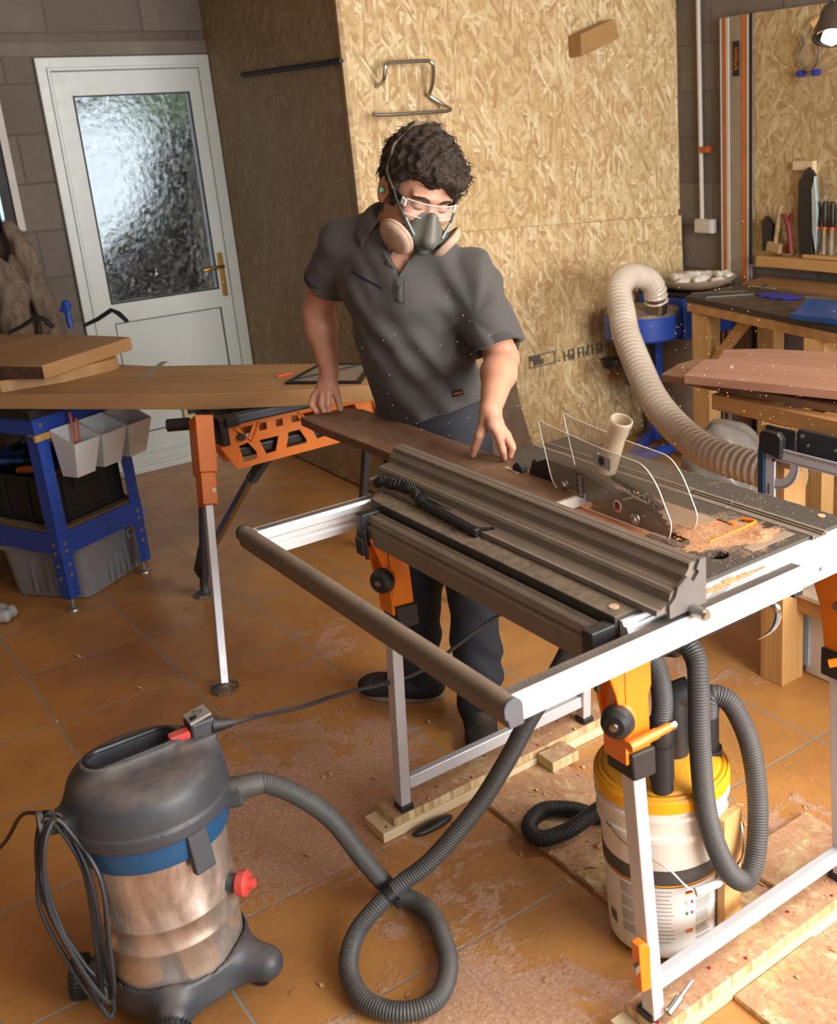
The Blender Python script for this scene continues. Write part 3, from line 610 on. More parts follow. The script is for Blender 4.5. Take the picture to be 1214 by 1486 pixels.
link('grey_plate', MB().prism([(1.40, 1.40), (1.476, 1.40), (1.476, 1.69), (1.40, 1.69)], (0, 0, TZ-.0012), (1,0,0), (0,1,0), (0,0,1), .002), pmat('grey_plate', srgb(150, 134, 116), .5, .4, dust=.7), ins, label='brown grey metal plate')
link('lock_lever', MB().tube(spline([(1.505, 1.36, TZ+.004), (1.51, 1.33, TZ+.005), (1.49, 1.325, TZ+.004), (1.42, 1.325, TZ+.002), (1.375, 1.325, TZ+.001)], 5), .0035, 8).prism(hole(1.475, 1.355, .006), (0, 0, TZ), (1,0,0), (0,1,0), (0,0,1), .006), M_ORANGE, saw, label='orange lever')
link('scale_window', MB().box(1.40, 1.52, 1.238, 1.262, TZ, TZ+.0012), pmat('silver_scale', srgb(176, 160, 140), .5, .5, dust=.5), saw)
link('scale_bracket', MB().prism([(1.44, 1.29), (1.53, 1.29), (1.53, 1.315), (1.515, 1.315), (1.515, 1.302), (1.44, 1.302)], (0, 0, TZ), (1,0,0), (0,1,0), (0,0,1), .002), M_STEEL, saw)
# extension strip left of the slot, with its rounded far end
strip = MB().prism([(1.037, 1.215), (1.113, 1.215), (1.113, 2.03), (1.105, 2.055), (1.085, 2.068), (1.06, 2.066), (1.043, 2.05), (1.037, 2.02)], (0, 0, TZ-.055), (1,0,0), (0,1,0), (0,0,1), .055)
link('extension_table', strip, M_TABLE, saw, bevel=.003)
link('edge_strip', MB().box(1.1125, 1.117, 1.213, 2.06, TZ-.02, TZ-.002), M_ALUW, saw); link('screw_cap', MB().cyl((1.062, 1.245, TZ), (1.062, 1.245, TZ+.002), .009), pmat('cap_beige', srgb(190, 160, 128), .6), saw)
link('screw_cap', MB().cyl((1.63, 1.262, TZ), (1.63, 1.262, TZ+.002), .008), bpy.data.materials['cap_beige'], saw)
# ribbed support bar hanging on the left side
prof = [(1.034, .860), (1.028, .864), (1.022, .858), (1.016, .858), (1.012, .864), (1.006, .860), (1.000, .850), (1.003, .842), (.996, .838), (.996, .800), (1.001, .796), (1.034, .796)]
link('support_bar', MB().prism(prof, (0, 1.222, 0), (1,0,0), (0,0,1), (0,1,0), .80), M_TAUPE, saw, sharp=20)
for y in (1.225, 2.005):
    link('bar_clip', MB().box(.985, 1.037, y-.012, y+.016, .792, .868).box(.975, .992, y-.018, y+.012, .775, .815).box(.982, .99, y-.022, y-.012, .765, .835), M_BLKP, saw, bevel=.003, label='black plastic clip')
# rip fence
fp = [(1.192, .882), (1.192, .952), (1.189, .956), (1.183, .954), (1.178, .956), (1.173, .953), (1.168, .955), (1.162, .952), (1.160, .944), (1.150, .934), (1.146, .922), (1.140, .918), (1.134, .920), (1.128, .916), (1.122, .917), (1.117, .912), (1.112, .898), (1.094, .890), (1.086, .891), (1.084, .882)]
fn_ = link('rip_fence', MB().prism(fp, (0, 1.165, 0), (1,0,0), (0,0,1), (0,1,0), .975), M_TAUPE, saw, sharp=15)
link('end_plate', MB().prism([(1.194, .874), (1.194, .957), (1.180, .957), (1.172, .942), (1.178, .936), (1.164, .922), (1.150, .936), (1.128, .922), (1.122, .906), (1.108, .896), (1.108, .872)], (0, 1.158, 0), (1,0,0), (0,0,1), (0,1,0), .007), pmat('grey_end_plate', srgb(112, 108, 106), .5, .3), fn_)
link('bolt', MB().cyl((1.160, 1.128, .872), (1.160, 1.16, .872), .011).cyl((1.160, 1.122, .872), (1.160, 1.128, .872), .007), M_STEEL, fn_)
# near rail: stepped inner profile, telescoping scale bar, plain outer bar
rp = [(1.212, .873), (1.204, .873), (1.201, .866), (1.194, .866), (1.192, .857), (1.188, .857), (1.186, .850), (1.180, .850), (1.180, .800), (1.212, .800)]
link('front_rail', MB().prism(rp, (1.045, 0, 0), (0,1,0), (0,0,1), (1,0,0), .72), M_ALUW, saw, sharp=15)
link('scale_rail', MB().prism([(1.179, .864), (1.156, .864), (1.153, .860), (1.153, .817), (1.179, .817)], (.772, 0, 0), (0,1,0), (0,0,1), (1,0,0), .668), M_ALUW, saw, sharp=20)
mk = MB(); 
for k in range(132): mk.box(.785+k*.005, .7856+k*.005, 1.160, 1.173 if k % 2 == 0 else 1.167, .8642, .8646)
rr = link('ruler_tape', MB().box(.775, 1.438, 1.1565, 1.1785, .8638, .8643), M_RULE, saw); link('ruler_marks', mk, M_MARK, rr)
link('outer_rail', MB().prism([[(1.44, .822), (1.80, .822), (1.80, .856), (1.44, .856)], hole(1.497, .838, .005, 10)], (0, 1.158, 0), (1,0,0), (0,0,1), (0,1,0), .02), M_ALUW, saw, bevel=.002)
link('rail_cap', MB().box(1.438, 1.462, 1.17, 1.20, .795, .818), M_BLKP, saw)
# far rail
rp2 = [(2.09, .862), (2.118, .862), (2.118, .80), (2.09, .80), (2.09, .814), (2.096, .816), (2.096, .824), (2.09, .826), (2.09, .838), (2.086, .842), (2.086, .856)]
link('rear_rail', MB().prism(rp2, (.785, 0, 0), (0,1,0), (0,0,1), (1,0,0), .90), M_ALUW, saw, sharp=20)
mk = MB()
for k in range(60): mk.box(.80+k*.005, .8006+k*.005, 2.10, 2.108, .8621, .8625)
rr = link('ruler_tape', MB().box(.79, 1.10, 2.094, 2.113, .8619, .8622), M_RULE, saw); link('ruler_marks', mk, M_MARK, rr)
# outrigger tube joining the rails
op = [(.764+.5*.0, .818), (.790, .818), (.790, .850)]+[(.773+.017*math.cos(a), .850+.016*math.sin(a)) for a in np.linspace(.15, PI-.1, 8)]+[(.757, .838), (.762, .832)]
link('outrigger_bar', MB().prism(op, (0, 1.150, 0), (1,0,0), (0,0,1), (0,1,0), .985), pmat('dusty_tube', srgb(120, 110, 100), .5, .4, dust=.6, scale=10, dustcol=srgb(150, 130, 110)), saw, sharp=30)
link('end_cap', MB().prism([(a*1.03-.773*.03, b*1.0) for a, b in op], (0, 1.142, 0), (1,0,0), (0,0,1), (0,1,0), .008), pmat('grey_cap', srgb(88, 90, 96), .5), saw, bevel=.002); link('end_cap', MB().prism(op, (0, 2.135, 0), (1,0,0), (0,0,1), (0,1,0), .01), M_BLKP, saw)
# legs
M_LEG = pmat('leg_aluminium', srgb(212, 214, 220), .4, .35, var=.03)
def leg(x0, y0, x1, y1): link('leg', MB().bar((x0, y0, .055), (x1, y1, .80), .034, .028, (1, 0, 0)), M_LEG, saw, bevel=.003)
leg(1.066, 1.185, 1.052, 1.215); leg(1.042, 2.066, 1.048, 2.0); leg(1.632, 2.066, 1.625, 2.0); leg(1.632, 1.185, 1.625, 1.215)
for y in (1.192, 2.062):
    link('cross_bar', MB().bar((1.06, y, .118), (1.63, y, .118), .022, .034), M_LEG, saw, bevel=.003)
    for x in (1.066 if y < 1.5 else 1.042, 1.632): link('foot', MB().bar((x, y, .05), (x, y, .066), .042, .036, (1,0,0)), M_BLKP, saw, bevel=.003)
def bracket(x, y, s, flip=1, name='leg_bracket'):
    """flared orange casting round the top of a leg"""
    b = MB()
    pr = [(-.062, .815), (.036, .815), (.036, .752), (.028, .735), (.030, .625), (-.014, .618), (-.030, .68), (-.044, .76)]
    b.prism(pr, (x, y-.024, 0), (1,0,0), (0,0,1), (0,1,0), .008).prism(pr, (x, y+.026, 0), (1,0,0), (0,0,1), (0,1,0), .008)
    b.box(x-.012, x+.030, y-.024, y+.034, .62, .63).prism([(-.024, .618), (.034, .618), (.034, .815), (-.024, .815)], (x-.028, y, 0), (0,1,0), (0,0,1), (1,0,0), .008)
    o = link(name, b, M_ORANGE, saw, bevel=.003, label='orange bracket')
    link('bracket_collar', MB().prism([(-.018, .585), (.034, .578), (.034, .635), (-.022, .64)], (x, y-.032, 0), (1,0,0), (0,0,1), (0,1,0), .072), M_BLKP, saw, bevel=.005)
    k = link('lock_knob', MB().lathe([(0, .030), (.018, .028), (.027, .020), (.030, .006), (.026, 0), (0, 0)], (x-.036, y-.020, .712), (-.86, -.5, .05), seg=28), M_BLKP, saw)
    link('knob_rim', MB().lathe([(.029, .004), (.031, -.002), (.026, -.007), (0, -.007)], (x-.036, y-.020, .712), (-.86, -.5, .05), seg=28), M_ORANGE, k)
    link('knob_screw', MB().lathe([(0, .034), (.007, .033), (.008, .029)], (x-.036, y-.020, .712), (-.86, -.5, .05), seg=14), M_STEEL, k)
    return o
bracket(1.048, 1.205, 1); bracket(1.052, 1.995, 1)
pr = [(1.148, .815), (1.275, .815), (1.256, .752), (1.236, .70), (1.224, .612), (1.148, .612)]
link('leg_bracket', MB().prism([pr, hole(1.195, .715, .007, 10)], (1.598, 0, 0), (0,1,0), (0,0,1), (1,0,0), .006).prism(pr, (1.66, 0, 0), (0,1,0), (0,0,1), (1,0,0), .006).box(1.598, 1.666, 1.148, 1.154, .612, .815), M_ORANGE, saw, bevel=.003, label='orange bracket'); link('bracket_bolt', MB().cyl((1.591, 1.195, .715), (1.60, 1.195, .715), .006), M_STEEL, saw)
link('bracket_collar', MB().box(1.592, 1.675, 1.142, 1.228, .553, .615), M_BLKP, saw, bevel=.005)
link('release_handle', MB().tube([(1.012, 1.163, .668), (1.075, 1.163, .668)], .0095, 12).tube([(1.075, 1.163, .668), (1.105, 1.163, .668)], .008, 12), M_ORANGE, saw, label='orange release handle'); link('handle_tip', MB().tube([(1.105, 1.163, .668), (1.116, 1.163, .668)], .0088, 12), M_STEEL, saw)
link('release_handle', MB().tube([(1.565, 1.185, .604), (1.60, 1.14, .622)], .0085, 12), M_ORANGE, saw, label='orange release handle')
link('leg_catch', MB().prism([(0, .145), (.024, .140), (.024, .235), (.012, .252), (-.004, .250)], (1.022, 1.165, 0), (1,0,0), (0,0,1), (0,1,0), .022), M_ORANGE, saw, bevel=.003, label='orange catch on the lower leg'); link('catch_lever', MB().obox((1.022, 1.17, .205), (.012, 0, .004), (0, .004, 0), (0, 0, .008)), M_STEEL, saw)
link('foot_bolt', MB().cyl((1.075, 1.155, .072), (1.11, 1.16, .082), .008).cyl((1.11, 1.16, .082), (1.15, 1.166, .093), .004), M_STEEL, saw)
# blade, riving knife and guard
teeth = []
BR, BCX, BCY, BCZ = .125, 1.353, 1.510, .880
for k in range(48):
    a = 2*PI*k/48; teeth += [(BR*math.cos(a), BR*math.sin(a)), ((BR-.008)*math.cos(a+.05), (BR-.008)*math.sin(a+.05))]
bl = link('saw_blade', MB().prism([(BCY+a*.93, BCZ-.035+b*.82) for a, b in teeth], (BCX-.0012, 0, 0), (0,1,0), (0,0,1), (1,0,0), .0024), pmat('blade_steel', srgb(78, 74, 72), .35, .8), saw)
gd = link('blade_guard', MB().prism([(1.86, .897), (1.84, .935), (1.79, .955), (1.66, .955), (1.60, .938), (1.47, .918), (1.425, .895), (1.44, .886), (1.55, .886), (1.70, .892)], (1.345, 0, 0), (0,1,0), (0,0,1), (1,0,0), .020), M_BLKP, saw, bevel=.004, label='black guard arm')
G_CLR = glass_mat('clear_guard_plastic', (.95, .94, .92, 1), .10, .20, dust=.22)
G_EDGE = pmat('clear_plastic_edge', srgb(222, 218, 208), .15, var=.02)
def rounded(pts, r, n=4):
    out = []; m = len(pts)
    for i in range(m):
        p, a, b = V(pts[i]), V(pts[i-1]), V(pts[(i+1) % m]); da, db = (a-p), (b-p); rr_ = min(r, da.length*.45, db.length*.45)
        A, B = p+da.normalized()*rr_, p+db.normalized()*rr_
        for k in range(n+1):
            t_ = k/n; out.append(tuple(A*(1-t_)**2+p*2*t_*(1-t_)+B*t_**2))
    return out
pan1 = rounded([(1.785, 1.055), (1.757, 1.045), (1.57, 1.028), (1.45, 1.022), (1.415, .99), (1.375, .915), (1.385, .884), (1.40, .884), (1.64, .884), (1.705, .888), (1.745, .915)], .03)
for x, dy in ((1.328, 0), (1.398, .0)):
    pp = [(a+dy, b) for a, b in pan1]
    g = link('guard_panel', MB().add([(x, a, b) for a, b in pp], [tuple(range(len(pp)))]), G_CLR, gd, flat=True, label='clear plastic panel')
    link('panel_edge', MB().tube([V((x, a, b)) for a, b in pp], .0012, 6, closed=True), G_EDGE, g)
for y, z in ((1.700, .921), (1.478, .901)):
    link('guard_bolt', MB().lathe([(0, .008), (.006, .0075), (.008, .004), (.013, .002), (.013, 0)], (1.327, y, z), (-1, 0, 0), seg=18), M_STEEL, gd)
# dust port: clear tapered spout
link('dust_port', MB().lathe([(.022, 0), (.021, .05), (.0195, .09), (.022, .095), (.022, .115), (.024, .118), (.024, .128), (.021, .13), (.0185, .128), (.018, .09), (.0195, .04), (.0195, 0)], (1.366, 1.607, .968), (.0, -.42, .90), seg=28), glass_mat('dusty_clear_spout', (.93, .86, .8, 1), .3, .34, dust=.15), gd, label='clear dusty spout')
link('guard_clip', MB().tube([(1.35, 1.55, .945), (1.352, 1.50, .935), (1.355, 1.47, .95)], .0025, 6).tube([(1.342, 1.53, .925), (1.345, 1.50, .938), (1.35, 1.46, .932)], .0025, 6), M_CHROME, gd)
link('guard_spring', MB().prism([(1.60, .955), (1.52, .94), (1.45, .917), (1.46, .91), (1.54, .932), (1.60, .945)], (1.372, 0, 0), (0,1,0), (0,0,1), (1,0,0), .012), M_BLKP, gd)
link('guard_knob', MB().prism(hole(1.885, .908, .020, 10), (1.335, 0, 0), (0,1,0), (0,0,1), (1,0,0), .018).prism(hole(1.865, .915, .016, 10), (1.372, 0, 0), (0,1,0), (0,0,1), (1,0,0), .03), M_BLKP, gd, bevel=.004)
# stickers on the front panel
sx = 1.3272
M_WHT = pmat('sticker_white', srgb(228, 224, 216), .5, var=.02); M_RED = pmat('sticker_red', srgb(170, 40, 50), .5)
st = link('direction_sticker', MB().prism([(1.548, .985), (1.604, .992), (1.602, 1.020), (1.546, 1.012)], (sx, 0, 0), (0,1,0), (0,0,1), (-1,0,0), .0004), pmat('sticker_grey', srgb(176, 172, 164), .5), gd, label='grey sticker with a black ring symbol')
def disc(r1, r0, cy, cz, n=24): return [[(cy+r1*math.cos(2*PI*k/n), cz+r1*math.sin(2*PI*k/n)) for k in range(n)], [(cy+r0*math.cos(2*PI*k/n), cz+r0*math.sin(2*PI*k/n)) for k in range(n)]] if r0 else [[(cy+r1*math.cos(2*PI*k/n), cz+r1*math.sin(2*PI*k/n)) for k in range(n)]]
link('ring_symbol', MB().prism(disc(.0105, .009, 1.575, 1.002), (sx-.0004, 0, 0), (0,1,0), (0,0,1), (-1,0,0), .0004).prism(disc(.0075, .0015, 1.575, 1.002), (sx-.0004, 0, 0), (0,1,0), (0,0,1), (-1,0,0), .0004), M_BLACK, st)
st = link('warning_sticker', MB().prism(disc(.0125, 0, 1.532, .915), (sx, 0, 0), (0,1,0), (0,0,1), (-1,0,0), .0004), M_WHT, gd, label='round white sticker with a red warning ring')
link('red_ring', MB().prism(disc(.010, .0078, 1.532, .915), (sx-.0004, 0, 0), (0,1,0), (0,0,1), (-1,0,0), .0004).obox((sx-.0006, 1.532, .915), (.0002, 0, 0), (0, .0055, .0055), (0, .0009, -.0009)), M_RED, st)
link('hand_symbol', MB().prism([(1.527, .909), (1.537, .909), (1.5385, .920), (1.535, .923), (1.529, .923), (1.526, .918)], (sx-.0004, 0, 0), (0,1,0), (0,0,1), (-1,0,0), .0003), M_BLACK, st)
st = link('text_sticker', MB().box(sx-.0004, sx, 1.638, 1.658, .905, .957), M_BLACK, gd, label='narrow black sticker with rows of small text')
mm = MB()
for i in range(12): mm.box(sx-.0008, sx-.0004, 1.641, 1.655-.003*(i % 3 == 2), .909+i*.004, .9102+i*.004)
link('text_rows', mm, M_WHT, st)
# crank handle and ports under the table
link('height_crank', MB().tube(spline([(1.39, 1.235, .80), (1.40, 1.19, .79), (1.405, 1.18, .77), (1.39, 1.18, .745), (1.36, 1.19, .73)], 6), [.007*min(1, (25-k)/12) for k in range(25)], 8), M_CHROME, saw)
link('motor_housing', MB().box(1.20, 1.46, 1.42, 1.85, .62, .72), M_BLKP, saw, bevel=.02, seg=3)
link('outlet_port', MB().cyl((1.27, 1.42, .68), (1.30, 1.34, .69), .030).cyl((1.22, 1.42, .70), (1.195, 1.33, .715), .027), M_BLKP, saw)

# ------------------------------------------------------------------ board being cut, push stick, sawdust
M_WAL = wood('dark_walnut', srgb(92, 66, 50), srgb(140, 106, 82), ang=PI/2, dust=.35, ring=1.4)
bd = MB(); pts = []
L_ = [(1.205, 2.745), (1.20, 2.6), (1.206, 2.35), (1.203, 2.1), (1.201, 1.9), (1.205, 1.665)]
Rr = [(1.372, 1.665), (1.378, 2.0), (1.376, 2.4), (1.372, 2.68), (1.34, 2.735), (1.28, 2.74)]
bd.prism(L_+Rr, (0, 0, .8815), (1,0,0), (0,1,0), (0,0,1), .0245)
o = link('walnut_board', bd, M_WAL, bevel=.002); tag(o, 'dark walnut board lying on the saw table against the fence', 'board')
link('cut_end', MB().box(1.207, 1.37, 1.655, 1.664, .882, .9055), pmat('pale_stop', srgb(206, 200, 196), .6), o, label='pale strip along the leading end')
link('chalk_mark', MB().obox((1.335, 1.905, .9062), (.004, .03, 0), (.004, -.0008, 0), (0, 0, .0004)), pmat('chalk', srgb(190, 172, 160), .9), o, label='pale chalk stroke')
ps = thing('push_stick', 'black plastic push stick lying on the strip left of the fence', 'push stick', (1.09, 1.9, TZ))
hd = spline([(1.090, 2.10, .893), (1.098, 2.05, .899), (1.108, 1.98, .902), (1.10, 1.93, .893), (1.09, 1.90, .892)], 6)
link('handle', MB().tube(hd, [.013+.002*math.sin(k*1.3) for k in range(len(hd))], 10), M_HANDLE, ps)
rb = MB()
for k in range(3, 18): p = hd[k]; rb.tube([V((p.x-.011, p.y-.006, p.z+.004)), V((p.x, p.y, p.z+.0155)), V((p.x+.011, p.y+.006, p.z+.006))], .0018, 6)
link('grip_ribs', rb, M_HANDLE, ps)
link('shaft', MB().bar((1.092, 1.925, .893), (1.078, 1.68, .890), .017, .016).bar((1.106, 1.93, .893), (1.106, 1.66, .887), .005, .01).bar((1.078, 1.685, .890), (1.108, 1.662, .888), .008, .016), M_HANDLE, ps, bevel=.003)
link('hook_end', MB().box(1.070, 1.084, 1.672, 1.69, .881, .899).box(1.102, 1.114, 1.652, 1.668, .881, .897), M_HANDLE, ps, bevel=.003)
link('nose', MB().obox((1.088, 2.11, .892), (.009, 0, 0), (0, .012, .002), (0, 0, .008)), pmat('worn_tip', srgb(120, 112, 100), .6), ps, bevel=.004)
M_SAWD = None
t = NT('sawdust'); n = t.noise(240, 3, .8); t.set(Base_Color=t.ramp(n, [(.3, srgb(150, 96, 62)), (.5, srgb(190, 138, 98)), (.72, srgb(228, 188, 148))]), Roughness=.95); t.bump(t.noise(420, 3, .8), .9, .002); M_SAWD = t.m
def dustpatch(x0, x1, y0, y1, z, fn, h=.004):
    nx, ny = int((x1-x0)/h), int((y1-y0)/h); mb = MB()
    hh = lambda x, y: fn(x, y)*(.7+.7*noise.fractal(V((x*40, y*40, z)), 1, 2, 4))+.0011*noise.noise(V((x*260, y*260, 1)))
    H = {}; vs = []
    for j in range(ny+1):
        for i in range(nx+1):
            x, y = x0+i*h, y0+j*h; H[i, j] = hh(x, y); vs.append((x, y, z+H[i, j]))
    fs = []
    for j in range(ny):
        for i in range(nx):
            if max(H[i, j], H[i+1, j], H[i, j+1], H[i+1, j+1]) > .0004: a = j*(nx+1)+i; fs.append((a, a+1, a+nx+2, a+nx+1))
    used = sorted({k for f in fs for k in f}); mp = {k: i for i, k in enumerate(used)}
    mb.add([vs[k] for k in used], [tuple(mp[k] for k in f) for f in fs]); return mb
def gauss(cx, cy, sx_, sy_, a, th=0): 
    c_, s_ = math.cos(th), math.sin(th)
    return lambda x, y: a*math.exp(-(((x-cx)*c_+(y-cy)*s_)/sx_)**2-((-(x-cx)*s_+(y-cy)*c_)/sy_)**2)
gs = [gauss(1.40, 1.385, .03, .035, .0065), gauss(1.43, 1.33, .05, .05, .005), gauss(1.475, 1.285, .035, .028, .0075), gauss(1.36, 1.33, .06, .03, .0035), gauss(1.455, 1.27, .025, .02, .005), gauss(1.40, 1.45, .05, .05, .002)]
o = link('table_sawdust', dustpatch(1.205, 1.535, 1.214, 1.52, TZ+.0002, lambda x, y: sum(g(x, y) for g in gs)-.0018), M_SAWD); tag(o, 'fresh tan sawdust heaped on the saw table around the blade', 'sawdust', kind='stuff')
gs2 = [gauss(1.30, 1.198, .07, .006, .010), gauss(1.26, 1.195, .05, .006, .006)]
o = link('rail_sawdust', dustpatch(1.18, 1.42, 1.186, 1.21, .867, lambda x, y: sum(g(x, y) for g in gs2)-.002, .003), M_SAWD); tag(o, 'line of sawdust caught on the front rail of the saw', 'sawdust', kind='stuff')
# ------------------------------------------------------------------ sleepers and boards under the saw
M_SLP = wood('pale_batten', srgb(204, 176, 132), srgb(228, 204, 162), ang=0, dust=.8, knots=False); M_PLY = wood('plywood_edge', srgb(214, 190, 148), srgb(236, 216, 178), ang=0, ring=3, knots=False)
def batten(name, y0, y1, x0, x1, label, grp='floor battens under the saw'):
    b = thing(name, label, 'batten', ((x0+x1)/2, (y0+y1)/2, 0))
    link('lower_layer', MB().box(x0, x1, y0, y1, .001, .028), M_PLY, b, bevel=.002)
    link('upper_layer', MB().box(x0+.035, x1, y0+.006, y1-.004, .028, .05), M_OSB_Z, b, bevel=.002)
    for k in range(10):
        x = x0+.03+(x1-x0-.05)*k/9+random.uniform(-.02, .02); y = y0+.02+(y1-y0-.04)*((k*5) % 3)/2; zz = .0505 if x > x0+.04 else .0285
        link('screw_head', MB().cyl((x, y, zz-.001), (x, y, zz+.0012), .0035, seg=8), pmat('red_screw', srgb(150, 40, 44), .5) if 'red_screw' not in bpy.data.materials else bpy.data.materials['red_screw'], b, label='dark red screw head')
batten('floor_batten', 2.032, 2.128, .962, 1.74, 'layered wooden batten under the rear feet of the saw')
batten('floor_batten', 1.148, 1.248, 1.01, 1.85, 'layered wooden batten under the near feet of the saw')
o = link('batten_block', MB().box(1.44, 1.53, 1.965, 2.03, .0135, .045), M_OSB_Z, bevel=.003); tag(o, 'small dusty wooden block beside the rear batten', 'block')
def slab(name, x0, x1, y0, y1, label):
    o = link(name, MB().box(x0, x1, y0, y1, .0005, .013), M_OSB_Z, bevel=.0015); return tag(o, label, 'board')
slab('chipboard_sheet', 1.236, 1.492, 1.25, 2.03, 'dusty chipboard sheet on the floor beneath the white bucket')
slab('chipboard_sheet', 1.243, 1.487, .72, 1.145, 'dusty chipboard sheet lying in front of the near batten')
slab('chipboard_sheet', 1.54, 1.80, 1.25, 1.42, 'small chipboard offcut on the floor right of the bucket')
o = link('dropped_rag', isosurf(lambda p: ell(p, (1.085, 2.004, .008), np.eye(3), (.06, .018, .012)), (1, 1.97, -.01), (1.17, 2.04, .03), .004), M_HANDLE); tag(o, 'small black offcut lying beside the rear batten', 'offcut')

# ------------------------------------------------------------------ workshop vacuum
VX, VY = .425, 1.930
M_VBLK = pmat('dusty_black_plastic', srgb(58, 62, 70), .42, dust=.5, scale=12, dustcol=srgb(124, 108, 94)); M_VBLUE = pmat('petrol_blue_plastic', srgb(28, 78, 118), .35, dust=.22, var=.06)
t = NT('smeared_stainless')
n1 = t.noise(9, 6, .65, dist=1.2); n2 = t.noise(3, 5, .6, dist=2, src=t.mapping((1, 1, .5)))
t.set(Base_Color=t.mix(t.ramp(n1, [(.38, 0), (.62, .6)]), t.ramp(n2, [(.33, srgb(150, 138, 128)), (.5, srgb(236, 230, 222))]), srgb(196, 172, 156)), Metallic=.75, Roughness=t.ramp(n1, [(.35, .14), (.65, .4)]))
t.bump(n2, .08, .004); M_SS = t.m
vac = thing('vacuum_cleaner', 'stainless steel workshop vacuum with blue collar and dusty black lid', 'vacuum cleaner', (VX, VY, 0))
ctr = (VX, VY, 0)
link('drum', MB().lathe([(.118, .082), (.131, .086), (.1315, .175), (.1345, .180), (.1345, .184), (.1315, .189), (.1315, .228), (.1345, .233), (.1345, .237), (.1315, .242), (.133, .36), (.135, .392), (.0, .392)], ctr, seg=72), M_SS, vac, sharp=50)
link('collar', MB().lathe([(.134, .374), (.142, .376), (.145, .384), (.146, .43), (.140, .436), (.0, .436)], ctr, seg=72), M_VBLUE, vac, bevel=.002, label='petrol blue collar')
def lid(p):
    q = p-np.array([VX, VY, 0], np.float32)
    d = ell(q, (0, 0, .430), np.eye(3), (.163, .163, .175))
    d = smax(d, np.sqrt(q[:, 0]**2+q[:, 1]**2)-.152, .012); d = smax(d, -(q[:, 2]-.428), .006); d = smax(d, q[:, 2]-.552+.10*np.abs(q[:, 1]-.012), .03)
    rimd = np.sqrt(q[:, 0]**2+q[:, 1]**2)
    d = smin(d, np.maximum(np.abs(rimd-.149)-.007, np.abs(q[:, 2]-.444)-.014), .004)
    cap = lambda r: np.sqrt(np.maximum(np.abs(q[:, 0]+.012)-.052, 0)**2+(q[:, 1]-.012)**2)-r
    d = smin(d, np.maximum(cap(.044), np.abs(q[:, 2]-.545)-.016), .025)
    d = smax(d, -np.maximum(cap(.032), -(q[:, 2]-.522)), .006)
    for a in (-1.05, -.1, 1.2, 2.3, 3.9, 4.6):   # raised ribs
        n = np.array([math.cos(a), math.sin(a), 0]); m = np.array([-n[1], n[0], 0])
        d = smin(d, np.maximum(ell(q, tuple(n*.006), np.eye(3), (.157, .157, .60)), np.maximum(np.maximum(np.abs(q@m)-.003, -(q@n)+.09), np.maximum(q[:, 2]-.50, .445-q[:, 2]))), .003)
    d = smin(d, np.maximum(np.maximum(np.abs(q[:, 0]-.105)-.035, np.abs(q[:, 1]+.005)-.032), np.abs(q[:, 2]-.52)-.028), .02)
    d = smin(d, np.maximum(np.maximum(np.abs(q[:, 0]+.135)-.03, np.abs(q[:, 1]+.0)-.03), np.abs(q[:, 2]-.465)-.022), .02)
    return d
vs, fs = isosurf(lid, (VX-.19, VY-.17, .41), (VX+.17, VY+.17, .60), .0032); vs = relax(vs, fs, 1)
ld = link('lid', (vs, fs), M_VBLK, vac, sharp=60)
link('handle_rim', MB().tube([V((VX-.012+(.052 if math.cos(a) > 0 else -.052)+.034*math.cos(a), VY+.012+.036*math.sin(a), .560)) for a in np.linspace(.01, 2*PI-.01, 40)], .0055, 8, closed=True), M_HANDLE, ld)
link('power_switch', MB().obox((VX+.075, VY-.012, .560), (.020, -.003, .002), (.002, .013, 0), (-.001, 0, .008)), pmat('red_plastic', srgb(206, 72, 66), .45, dust=.3, dustcol=srgb(206, 150, 130)), vac, bevel=.004, label='red rocker switch')
sk = link('socket_lid', MB().obox((VX+.118, VY-.005, .586), (.022, 0, .004), (0, .022, 0), (-.0004, 0, .003)), pmat('grey_label', srgb(150, 148, 142), .5), vac, bevel=.001, label='grey socket flap with a warning triangle')
mm = MB(); mm.tube([V((VX+.118+a, VY-.005+b, .5905+.18*a)) for a, b in ((-.004, -.012), (.012, .0), (-.004, .012))], .0007, 4, closed=True)
for k in range(5): mm.box(VX+.1+k*.0025, VX+.1012+k*.0025, VY-.022, VY-.022+.010+.002*(k % 3), .587+k*.0005, .5895+k*.0005)
link('warning_print', mm, M_BLACK, sk)
link('socket_housing', MB().box(VX+.095, VX+.145, VY-.03, VY+.02, .53, .582), M_VBLK, vac, bevel=.006)
pc = link('plug', MB().tube([(VX+.14, VY-.018, .560), (VX+.156, VY-.022, .556), (VX+.178, VY-.024, .552)], [.018, .013, .009], 14), M_BLKP, vac)
def tabv(a, r0, r1, w, z0, z1, mat, nm, tilt=0, bev=.004, **k):
    n = V((math.cos(a), math.sin(a), 0)); m = V((-n.y, n.x, 0)); c = V(ctr)+n*(r0+r1)/2+V((0, 0, (z0+z1)/2))
    return link(nm, MB().obox(c, n*(r1-r0)/2, m*w/2, V((n.x*tilt, n.y*tilt, (z1-z0)/2))), mat, vac, bevel=bev, **k)
tabv(-1.30, .138, .156, .044, .345, .435, M_VBLK, 'latch', -.006); tabv(1.85, .138, .156, .044, .345, .435, M_VBLK, 'latch', -.006)
